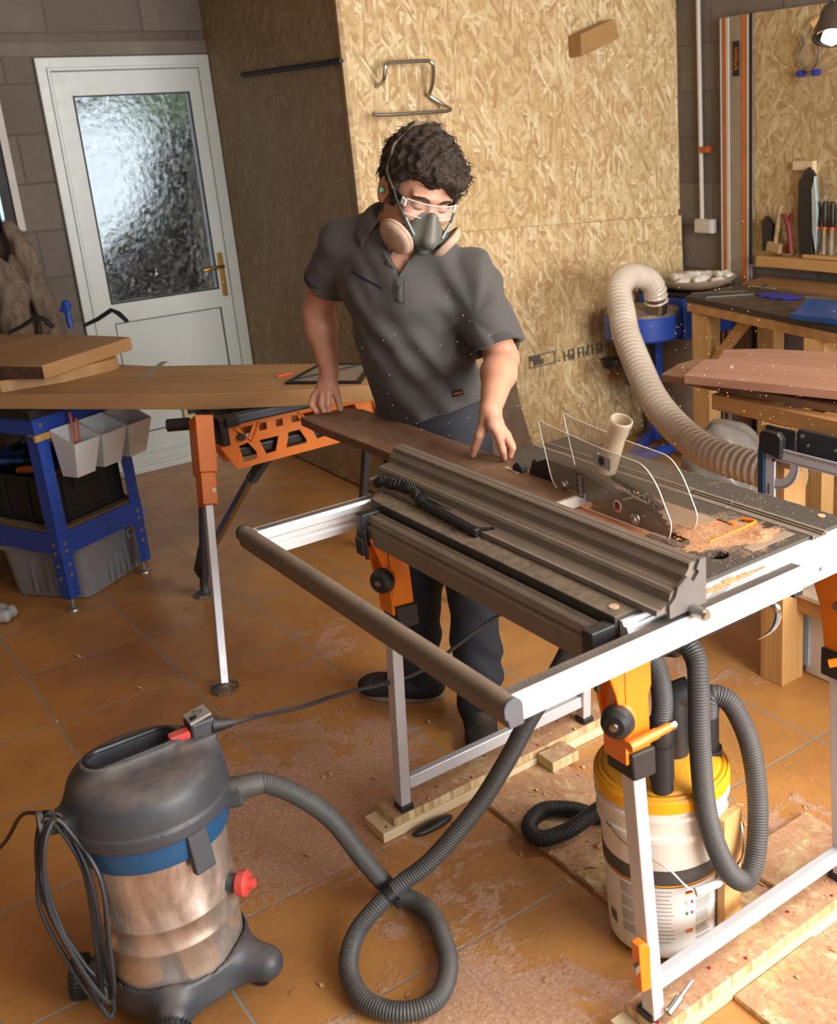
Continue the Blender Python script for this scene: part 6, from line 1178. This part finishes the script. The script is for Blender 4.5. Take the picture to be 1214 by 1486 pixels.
def body(p):
    cr_ = ell(p, H(-.012, 0, .035), AX, (.100, .080, .095))
    d = smin(cr_, ell(p, H(.022, 0, -.035), AX, (.070, .066, .085)), .03)          # face mass
    d = smin(d, ell(p, H(.062, 0, -.098), AX, (.030, .034, .024)), .03)             # chin
    for s_ in (-1, 1):
        d = smin(d, ell(p, H(.010, s_*.050, -.070), AX, (.040, .018, .032)), .02)   # jaw corner
        d = smin(d, ell(p, H(.070, s_*.040, -.026), AX, (.022, .024, .020)), .015)  # cheekbone
    d = smin(d, ell(p, H(.080, 0, .028), AX, (.020, .055, .012)), .016)             # brow ridge
    for s_ in (-1, 1):
        d = smax(d, -ell(p, H(.100, s_*.033, .004), AX, (.018, .022, .013)), .010)  # eye socket
        d = smin(d, ell(p, H(.080, s_*.032, .003), AX, (.0125, .0155, .0115)), .003) # lidded eye
        d = smax(d, -(np.abs((p-H(.09, s_*.032, -.004))@HU)+np.maximum(np.abs((p-H(.09, s_*.032, -.004))@HL)-.012, 0)*2-.0009), .0015) if False else d
    d = smin(d, cone(p, H(.088, 0, .006), H(.112, 0, -.034), .008, .0125), .010)     # nose bridge to tip
    for s_ in (-1, 1): d = smin(d, ell(p, H(.100, s_*.012, -.038), AX, (.010, .008, .008)), .005)
    d = smin(d, ell(p, H(.088, 0, -.064), AX, (.012, .026, .006)), .006); d = smin(d, ell(p, H(.085, 0, -.077), AX, (.012, .022, .007)), .006)
    for s_, c in EARS:
        n = HL*s_*.88+HF*.42; n = vnorm(n); t1 = vnorm(HF-n*(HF@n)); t2 = np.cross(n, t1); e = np.stack([t1, t2, n])
        ear = ell(p, c+HU*.004, e, (.020, .036, .009)); ear = smax(ear, -ell(p, c+n*.009+HF*.002, e, (.012, .022, .008)), .003); ear = smin(ear, ell(p, c-HU*.024+HF*.004, e, (.010, .012, .006)), .006)
        d = smin(d, ear, .005)
    nb = A3(1.420, 2.462, 1.395)
    d = smin(d, cone(p, H(-.035, 0, -.060), nb, .054, .062), .025)
    for s_ in (-1, 1): d = smin(d, cone(p, H(-.01, s_*.055, -.05), nb+FRO*.055+LAT*s_*.012, .012, .013), .018)   # neck cords
    tor = sweep(p, [(nb, LAT, .095, FRO, .066), (A3(1.410, 2.432, 1.335), LAT, .150, FRO, .088), (A3(1.415, 2.43, 1.20), LAT, .155, FRO, .100), (A3(1.495, 2.51, .93), LAT2, .125, FRO2, .075), (A3(1.50, 2.51, .80), LAT2, .125, FRO2, .075)])
    d = smin(d, tor, .03)
    for sh, el, wr in ((sh_R, el_R, wr_R), (sh_L, el_L, wr_L)):
        mid = el+(wr-el)*.28
        arm = smin(cone(p, sh, el, .050, .041), smin(cone(p, el, mid, .041, .043), cone(p, mid, wr, .043, .0255), .02), .02)
        d = smin(d, arm, .02)
    d = smin(d, hand(p, wr_L, handL), .010); d = smin(d, hand(p, wr_R, handR), .010)
    for h_, k_, a_ in (((1.49, 2.50, .82), (1.42, 2.53, .42), (1.395, 2.585, .09)), ((1.50, 2.42, .82), (1.455, 2.33, .43), (1.448, 2.318, .09))): d = np.minimum(d, np.minimum(cone(p, h_, k_, .06, .045), cone(p, k_, a_, .045, .035)))
    return d
vs, fs = isosurf(body, (1.16, 1.92, .02), (1.64, 2.86, 1.72), .0036)
vs = relax(vs, fs, 1, .4)
man = link('person', (vs, fs), M_SKIN, sharp=180); tag(man, 'person in dark grey polo shirt and navy trousers guiding the walnut board over the saw', 'person')

# polo shirt
M_SHIRT = NT('grey_polo_cloth'); t = M_SHIRT
w1 = t.noise(420, 2, .5); t.set(Base_Color=t.mix(t.ramp(t.noise(3, 4), [(.4, 0), (.7, .4)]), srgb(76, 73, 70), srgb(64, 62, 61)), Roughness=.85); t.b.inputs['Sheen Weight'].default_value = .12
t.bump(w1, .25, .001); M_SHIRT = M_SHIRT.m
nb = A3(1.420, 2.462, 1.395)
RG = [(nb+A3(0, 0, -.003), LAT, .128, FRO, .078), (A3(1.409, 2.436, 1.345), LAT, .170, FRO, .103), (A3(1.410, 2.428, 1.245), LAT, .178, FRO, .122), (A3(1.428, 2.437, 1.125), LAT, .168, FRO, .116), (A3(1.452, 2.462, 1.015), LAT2, .164, FRO2, .108), (A3(1.488, 2.502, .905), LAT2, .172, FRO2, .112), (A3(1.50, 2.51, .80), LAT2, .176, FRO2, .114)]
armpitL = A3(1.46, 2.225, 1.21)
def hem(p): return (.898+.055*((p-A3(1.487, 2.50, 0))@LAT2)/.17)-p[:, 2]
def shirt(p):
    d = sweep(p, RG)
    for sh, el, t1, r1, r2 in ((sh_R-A3(0, 0, .010), el_R, .58, .060, .061), (sh_L-A3(0, 0, .006), el_L, .86, .062, .067)):
        e = sh+(el-sh)*t1; ax = vnorm(el-sh)
        s_ = smax(cone(p, sh, e+ax*.05, r1, r2+.004), halfspace(p, e, ax), .004)
        s_ = smax(s_, -np.maximum(cone(p, sh, el+ax*.05, r1-.008, r2-.006), -halfspace(p, e-ax*.02, ax)), .002)   # open cuff
        d = smin(d, s_, .06)
    # drape folds pulled from the left armpit and hanging from the chest
    q = p-armpitL; r_ = np.sqrt((q**2).sum(1)); ang = np.arctan2(q[:, 2], q@FRO*.8-(q@LAT))
    f1 = np.sin(ang*8+2.2*np.sin(r_*14)+.6)*np.exp(-((r_-.17)/.095)**2)*.0055
    f2 = np.sin((p[:, 2]*.9+(p@LAT)*.95)*46+2.2*np.sin((p@LAT)*17+p[:, 2]*9))*.0048*np.clip((1.27-p[:, 2])/.14, 0, 1)
    f3 = np.sin((p[:, 2]-(p@LAT)*.6)*33+1.6*np.sin(p[:, 2]*31+(p@LAT)*12))*.0030+np.sin((p[:, 2]+(p@LAT)*.7)*85+2*np.sin((p@LAT)*30))*.0013
    d = d+f1+f2+f3
    d = smax(d, hem(p), .003); d = smax(d, -np.maximum(sweep(p, [(c, l_, a_-.007, f_, b_-.007) for c, l_, a_, f_, b_ in RG[4:]]), -(hem(p)+.02)), .002)
    # neck and placket opening
    d = smax(d, -cone(p, nb+A3(-.012, -.012, .0), H(-.045, 0, -.035), .064, .064), .004)
    x = (p-A3(1.408, 2.432, 1.33))@LAT-.030; zz = p[:, 2]-1.318; y = (p-A3(1.408, 2.432, 1.33))@FRO
    d = smax(d, -np.maximum(np.maximum(np.abs(x+zz*.10)-zz*.62, -zz), -y+.02), .003)
    return d
vs, fs = isosurf(shirt, (1.16, 2.08, .84), (1.68, 2.78, 1.50), .0042); vs = relax(vs, fs, 1, .4)
sh_o = link('polo_shirt', (vs, fs), M_SHIRT, man, sharp=70, label='dark grey polo shirt')
M_DARK = pmat('dark_rib_cloth', srgb(58, 56, 55), .85); M_NAVY = pmat('navy_cloth', srgb(26, 30, 48), .8, var=.2, scale=12)
for sh, el, t1, r2 in ((sh_R, el_R, .58, .060), (sh_L, el_L, .86, .066)):
    e = sh+(el-sh)*t1; ax = vnorm(el-sh)
    link('cuff', MB().lathe([(r2+.001, -.020), (r2+.0035, -.019), (r2+.0035, .0), (r2+.001, .001), (r2-.004, -.001)], tuple(e), tuple(ax), 40), M_DARK, sh_o)
# collar
def collar(u, v):
    a = R(20)+u*(R(360)-R(40)); fr_ = min(u, 1-u); tip = max(0, 1-fr_*6)
    c = V(nb+A3(-.008, -.018, .046)); ax = V(vnorm(H(-.045, 0, -.035)-nb)); f = V(FRO); f = (f-ax*f.dot(ax)).normalized(); l = ax.cross(f)
    up_h = .014+.014*(1-math.cos(a))/2
    if v < .3: rad, h_ = .060+.006*v/.3, up_h*v/.3-.004
    else: w_ = (v-.3)/.7; rad, h_ = .066+.008*math.sin(min(w_*4, PI/2))+(.026+.012*tip)*w_, up_h-(.044+.024*tip)*w_**1.15
    return c+(f*math.cos(a)*1.05+l*math.sin(a))*rad+ax*h_
co = link('collar', MB().grid(56, 9, collar), M_SHIRT, sh_o, sharp=80); sm = co.modifiers.new('thick', 'SOLIDIFY'); sm.thickness = .003; sm.offset = 0
def onchest(x, z, off=.0):
    """point on the shirt front at lateral x, height z (front surface by marching)"""
    c = A3(1.412, 2.432, z)+LAT*x; ts = np.linspace(.20, .0, 160); P = c+FRO*ts[:, None]; dd = shirt(P.astype(np.float32)); i = int(np.argmax(dd < 0)); return V(c+FRO*(ts[i]+off))
b_ = MB()
zs = np.linspace(1.318, 1.262, 8); L1 = [onchest(.020, z, .0015) for z in zs]; L2_ = [onchest(.046, z, .0015) for z in zs]
b_.add(L1+L2_, [(i, i+1, 9+i, 8+i) for i in range(7)])
pl = link('placket', b_, M_SHIRT, sh_o); sm = pl.modifiers.new('thick', 'SOLIDIFY'); sm.thickness = .003
link('placket_seam', MB().tube(L1+L2_[::-1], .0011, 6), M_DARK, sh_o)
link('open_placket_edge', MB().tube([onchest(.030-s*.036, 1.32+s*.050, .002) for s in np.linspace(.1, 1, 7)], .0028, 8).tube([onchest(.030+s*.028, 1.32+s*.050, .002) for s in np.linspace(.1, 1, 7)], .0028, 8), M_SHIRT, sh_o)
link('button', MB().lathe([(0, .0015), (.005, .0012), (.0055, 0), (0, -.001)], tuple(onchest(.032, 1.30, .003)), tuple(FRO), 14), M_DARK, sh_o); link('button', MB().lathe([(0, .0015), (.005, .0012), (.0055, 0), (0, -.001)], tuple(onchest(.002, 1.350, .004)), tuple(FRO), 14), M_DARK, sh_o)
link('pocket_welt', MB().tube([onchest(x, 1.292-(x+.06)*.16, .001) for x in np.linspace(-.115, -.015, 10)], .0028, 8), M_NAVY, sh_o, label='navy pocket edge')
lbp = [onchest(x, z, .001) for x, z in ((.118, 1.03), (.148, 1.045), (.148, 1.028), (.118, 1.012))]
lb_ = link('hem_label', MB().add(lbp+[q+V(FRO)*.0015 for q in lbp], [(0,1,2,3), (4,7,6,5), (0,4,5,1), (1,5,6,2), (2,6,7,3), (3,7,4,0)]), M_BLACK, sh_o, label='small dark label with orange lettering')
cc_ = (lbp[0]+lbp[2])/2+V(FRO)*.0018; xd = (lbp[1]-lbp[0]).normalized(); yd = (lbp[0]-lbp[3]).normalized(); yd = (yd-xd*yd.dot(xd)).normalized(); text('label_lettering', 'triton', .0105, cc_+V(FRO)*.001, xd, yd, M_ORG, sh_o, label='orange lettering')

# trousers
M_TRO = NT('navy_trousers'); t = M_TRO; t.set(Base_Color=t.mix(t.ramp(t.noise(6, 5), [(.4, 0), (.7, .5)]), srgb(38, 40, 47), srgb(25, 27, 33)), Roughness=.85); t.bump(t.noise(300, 2), .3, .001); M_TRO = M_TRO.m
def trousers(p):
    d = sweep(p, [(A3(1.489, 2.502, .965), LAT2, .155, FRO2, .098), (A3(1.492, 2.50, .84), LAT2, .165, FRO2, .108)])
    for h_, k_, a_, s_ in ((A3(1.475, 2.575, .81), A3(1.422, 2.535, .42), A3(1.392, 2.585, .075), 1), (A3(1.508, 2.405, .81), A3(1.466, 2.322, .43), A3(1.452, 2.320, .065), 0)):
        l_ = smin(cone(p, h_, k_, .098, .074), cone(p, k_, a_, .072, .066), .03)
        l_ = smax(l_, a_[2]-.03-p[:, 2], .004); l_ = smax(l_, -np.maximum(cone(p, k_, a_-A3(0, 0, .06), .055, .054), p[:, 2]-.12), .003)
        fz = np.clip((.62-p[:, 2])/.3, 0, 1)
        l_ = l_+.0055*np.sin(p[:, 2]*62+3*np.sin((p[:, 0]*22-p[:, 1]*17)+s_*2))*np.clip(1.2-np.abs(p[:, 2]-.16)/.16, .25, 1)+.005*np.sin(p[:, 2]*20+(p[:, 0]+p[:, 1])*30+s_)*fz
        d = smin(d, l_, .018)
    return smax(d, p[:, 2]-.955, .004)
vs, fs = isosurf(trousers, (1.24, 2.16, .02), (1.68, 2.78, .98), .0052); vs = relax(vs, fs, 1, .4)
link('trousers', (vs, fs), M_TRO, man, sharp=70, label='dark navy trousers')
# shoes
M_SHOE = pmat('black_suede', srgb(36, 35, 36), .8, dust=.25); M_SOLE = pmat('grey_sole', srgb(150, 142, 132), .7)
for an, di in ((A3(1.450, 2.322, 0), vnorm((-.52, -.85, 0))), (A3(1.398, 2.580, 0), vnorm((-.66, .75, 0)))):
    sd = np.cross((0, 0, 1), di)
    def shoe(p, an=an, di=di, sd=sd):
        e = np.stack([di, sd, (0, 0, 1)])
        d = smin(ell(p, an+di*.055+A3(0, 0, .034), e, (.135, .048, .040)), ell(p, an-di*.015+A3(0, 0, .06), e, (.062, .042, .062)), .04)
        d = smin(d, ell(p, an+di*.135+A3(0, 0, .030), e, (.055, .046, .034)), .02)
        d = smax(d, -cone(p, an+A3(0, 0, .10), an+A3(.0, 0, .2), .036, .04), .004)
        return smax(d, .012-p[:, 2], .004)
    vs, fs = isosurf(shoe, an-A3(.24, .24, .01), an+A3(.24, .24, .15), .005); so = link('shoe', (relax(vs, fs, 1), fs), M_SHOE, man, sharp=80)
    ol = [V(an+di*(.055+.136*math.cos(a))+sd*(.050 if math.cos(a) > 0 else .044)*math.sin(a)) for a in np.linspace(0, 2*PI, 33)[:-1]]
    g = MB(); n_ = len(ol); g.add([(q.x, q.y, .001) for q in ol]+[(q.x, q.y, .016) for q in ol], [tuple(range(n_)), tuple(range(n_, 2*n_))]+[(i, (i+1) % n_, n_+(i+1) % n_, n_+i) for i in range(n_)]); link('sole', g, M_SOLE, so, bevel=.003)
    g = MB()
    for k in range(4): c = V(an+di*(.055+.022*k)+A3(0, 0, .080-.011*k)); g.tube([c-V(sd)*.022, c+V((0, 0, .003)), c+V(sd)*.022], .0022, 6)
    link('lace', g, M_BLACK, so)

# hair
M_HAIR = NT('dark_brown_hair'); t = M_HAIR; t.set(Base_Color=t.ramp(t.noise(38, 4, .7), [(.3, srgb(30, 22, 18)), (.7, srgb(70, 54, 42))]), Roughness=.55); t.bump(t.noise(90, 4, .8, dist=2), .8, .006); M_HAIR = M_HAIR.m
def hairmask(p):
    q = (p-HC); f_, l_, u_ = q@HF, q@HL, q@HU
    front = f_*.62-u_*.78-.012-.22*l_+.006*np.sin(l_*90)        # hairline across the forehead, temples and nape
    side = f_-.035-np.clip((u_-.02)*2.2, 0, .2)
    low = -.075-u_
    burn = np.maximum(np.maximum(f_-.036, -.045-u_), .05-np.abs(l_))
    return np.minimum(np.maximum(np.maximum(front, side-.03), low), np.maximum(burn, u_-.06))
def hair(p):
    q = (p-HC)
    d = ell(p, H(-.014, 0, .040), AX, (.122, .100, .119))
    d = smin(d, ell(p, H(.055, .015, .082), AX, (.062, .070, .040)), .03)
    x, y, z = q@HF, q@HL, q@HU
    cur = .0055*np.sin(x*88+4*np.sin(y*40))*np.sin(y*80+3*np.sin(z*50))*np.cos(z*70+x*35)+.004*np.sin(x*170+y*120)*np.sin(z*150-y*70)
    d = d+cur*np.clip((z+.06)*8, .35, 1)
    d = smax(d, -ell(p, H(-.012, 0, .03), AX, (.090, .074, .088)), .004)
    d = smax(d, hairmask(p), .010)
    for s_, c in EARS: d = smax(d, -ell(p, c+HL*s_*.01+HF*.006-HU*.002, AX, (.030, .036, .040)), .004)
    return d
vs, fs = isosurf(hair, HC-.20, HC+.20, .0032); vs = relax(vs, fs, 1, .35)
ho = link('hair', (vs, fs), M_HAIR, man, sharp=180, label='short curly dark brown hair')
nn = vnormals(vs, fs); random.seed(4); g = MB(); ids = [i for i in range(len(vs)) if np.dot(vs[i]-H(-.012, 0, .03), nn[i]) > .03]
sgn = 1 if np.mean([np.dot(vs[i]-HC, nn[i]) for i in ids[:2000]] or [1]) > 0 else -1
for _ in range(2200):
    i = random.choice(ids); p0 = V(vs[i]); n_ = V(nn[i])*sgn; tdir = (V((random.gauss(0, 1), random.gauss(0, 1), random.gauss(0, 1)))+V(HF)*.9+V(HU)*-.3); tdir = (tdir-n_*tdir.dot(n_)).normalized(); b2 = n_.cross(tdir)
    L_s = random.uniform(.012, .024); w_ = random.uniform(.3, 1.1)*random.choice((-1, 1)); up_ = random.uniform(.05, .22)
    pts = [p0-n_*.003+tdir*L_s*s+b2*L_s*w_*s*s*.8+n_*L_s*(up_*math.sin(s*2.4)) for s in (0, .33, .66, 1)]
    g.tube(pts, [.0012, .0011, .0009, .0004], 3, caps=False)
link('hair_strands', g, M_HAIR, ho, sharp=180)
for s_ in (-1, 1): link('eyebrow', MB().tube(spline([V(H(.0985, s_*.013, .022)), V(H(.0995, s_*.028, .028)), V(H(.0915, s_*.045, .026)), V(H(.082, s_*.055, .020))], 4), [.002, .003, .004, .004, .0045, .0045, .004, .004, .0035, .003, .0025, .002, .001], 6), M_HAIR, man)
g = MB()
for s_ in (-1, 1): g.tube([V(H(.0905-.0012*abs(k-3)**1.6*.6, s_*(.020+.004*k), -.0035-.0004*(3-abs(k-3)))) for k in range(7)], [.0006, .001, .0012, .0012, .0012, .001, .0006], 6)
link('eyelashes', g, M_HAIR, man)

# respirator, glasses, ear plug
M_RUB = pmat('grey_green_rubber', srgb(98, 98, 90), .5, var=.1, dust=.25, scale=20); M_PAD = pmat('dusty_pink_filter', srgb(178, 152, 132), .8, var=.28, scale=34, bump=.3); M_RUBD = pmat('dark_strap', srgb(58, 58, 58), .6); M_STRAP = pmat('brown_grey_strap', srgb(112, 98, 86), .7); M_CLIP = pmat('blue_grey_clip', srgb(120, 132, 138), .4)
rs = thing('respirator', 'grey half mask respirator with two dusty round filter pads on the man', 'respirator', tuple(H(.1, 0, -.06)))
def mask(p):
    d = ell(p, H(.080, 0, -.058), AX, (.044, .046, .052))
    d = smin(d, cone(p, H(.112, 0, -.008), H(.134, 0, -.062), .010, .022), .02)
    d = smin(d, ell(p, H(.108, 0, -.092), AX, (.026, .024, .022)), .012)
    for s_ in (-1, 1): d = smin(d, cone(p, H(.100, s_*.02, -.068), H(.096, s_*.062, -.074), .024, .016), .014)
    return smax(d, -ell(p, H(.028, 0, -.05), AX, (.058, .058, .075)), .003)
vs, fs = isosurf(mask, HC+(-.02+0)*HF-.17, HC+.17, .0034); link('facepiece', (relax(vs, fs, 1), fs), M_RUB, rs, sharp=60)
link('exhale_valve', MB().lathe([(.024, 0), (.025, .006), (.020, .010), (.018, .014), (0, .016)], tuple(H(.118, 0, -.088)), tuple(HF*.9-HU*.45), 24), M_RUBD, rs)
g = MB()
for k in range(5): g.tube([V(H(.139-.003*k, -.014+.001*k, -.044-.011*k)), V(H(.144-.003*k, 0, -.046-.011*k)), V(H(.139-.003*k, .014-.001*k, -.044-.011*k))], .0015, 6)
link('front_ribs', g, M_RUBD, rs)
for s_ in (-1, 1):
    n_ = vnorm(HL*s_*.74+HF*.50-HU*.45); c = H(.090, s_*.064, -.082)
    link('filter_pad', MB().lathe([(0, .017), (.034, .0165), (.043, .013), (.0475, .007), (.0485, .002), (.047, -.003), (.034, -.006), (0, -.008)], tuple(c+n_*.004), tuple(n_), 44), M_PAD, rs, label='dusty pinkish filter pad')
    link('filter_rim', MB().lathe([(.0485, .004), (.0505, .002), (.0505, -.003), (.048, -.006)], tuple(c+n_*.004), tuple(n_), 44), M_PAD, rs)
    link('strap_clip', MB().bar(V(H(.118, s_*.038, -.062)), V(H(.092, s_*.062, -.030)), .014, .006, tuple(n_)), M_CLIP, rs, bevel=.002)
    up1 = [H(.092, s_*.062, -.030), H(.062, s_*.078, -.006), H(.036, s_*.086, .014)]
    for t_ in np.linspace(.0, 1, 9):
        al = t_*PI/2; dr = vnorm(A3(.16-.62*t_, s_*math.cos(al), .10+.95*math.sin(al))); D_ = HF*dr[0]+HL*dr[1]+HU*dr[2]; ts = np.linspace(.16, .07, 120)
        dd = hair((H(-.012, 0, .03)+D_*ts[:, None]).astype(np.float32)); i_ = int(np.argmax(dd < 0)) if (dd < 0).any() else 80; up1.append(H(-.012, 0, .03)+D_*(max(ts[i_], .088)+.001))
    link('head_strap', MB().tube([V(q) for q in up1[:3]], .0035, 6), M_RUBD, rs); link('head_strap', MB().tube(spline([V(q) for q in up1[2:]], 5), .0042, 6), M_STRAP, rs, label='brown strap over the hair')
    link('neck_strap', MB().tube(spline([V(H(.075, s_*.060, -.075)), V(H(.03, s_*.064, -.088)), V(H(-.02, s_*.060, -.090)), V(H(-.075, s_*.045, -.085)), V(H(-.098, 0, -.080))], 6), .003, 6), M_RUBD, rs)
gl_ = thing('safety_glasses', 'clear safety glasses with black side arms worn by the man', 'glasses', tuple(H(.1, 0, 0)))
lens = [[V(H(.102-.020*abs(x)**2.2, x*.066, z)) for x in np.linspace(-1, 1, 21)] for z in (.016, .004, -.010, -.022)]
g = MB(); g.add([q for row in lens for q in row], [(j*21+i, j*21+i+1, j*21+22+i, j*21+21+i) for j in range(3) for i in range(20)])
link('lens', g, glass_mat('clear_lens', (.96, .97, .98, 1), .03, .05), gl_)
link('lens_rim', MB().tube(lens[0], .0012, 6).tube(lens[-1], .0010, 6), G_EDGE, gl_)
for s_ in (-1, 1):
    link('side_arm', MB().bar(V(H(.070, s_*.072, .006)), V(H(.018, s_*.084, .004)), .005, .015, tuple(HU)).bar(V(H(.018, s_*.084, .004)), V(H(-.03, s_*.086, .010)), .003, .008, tuple(HU)), M_BLACK, gl_, bevel=.001, label='black side arm'); link('clear_hinge', MB().bar(V(H(.083, s_*.066, .004)), V(H(.068, s_*.0725, .004)), .006, .018, tuple(HU)), G_EDGE, gl_, bevel=.002)
o = link('ear_plug', MB().tube([V(EARS[0][1]+HL*-.004+HF*.006), V(EARS[0][1]-HL*.016+HF*.007)], [.0055, .0065], 12), pmat('mint_foam', srgb(130, 205, 170), .7)); tag(o, 'small mint green foam plug in the ear of the man', 'ear plug')
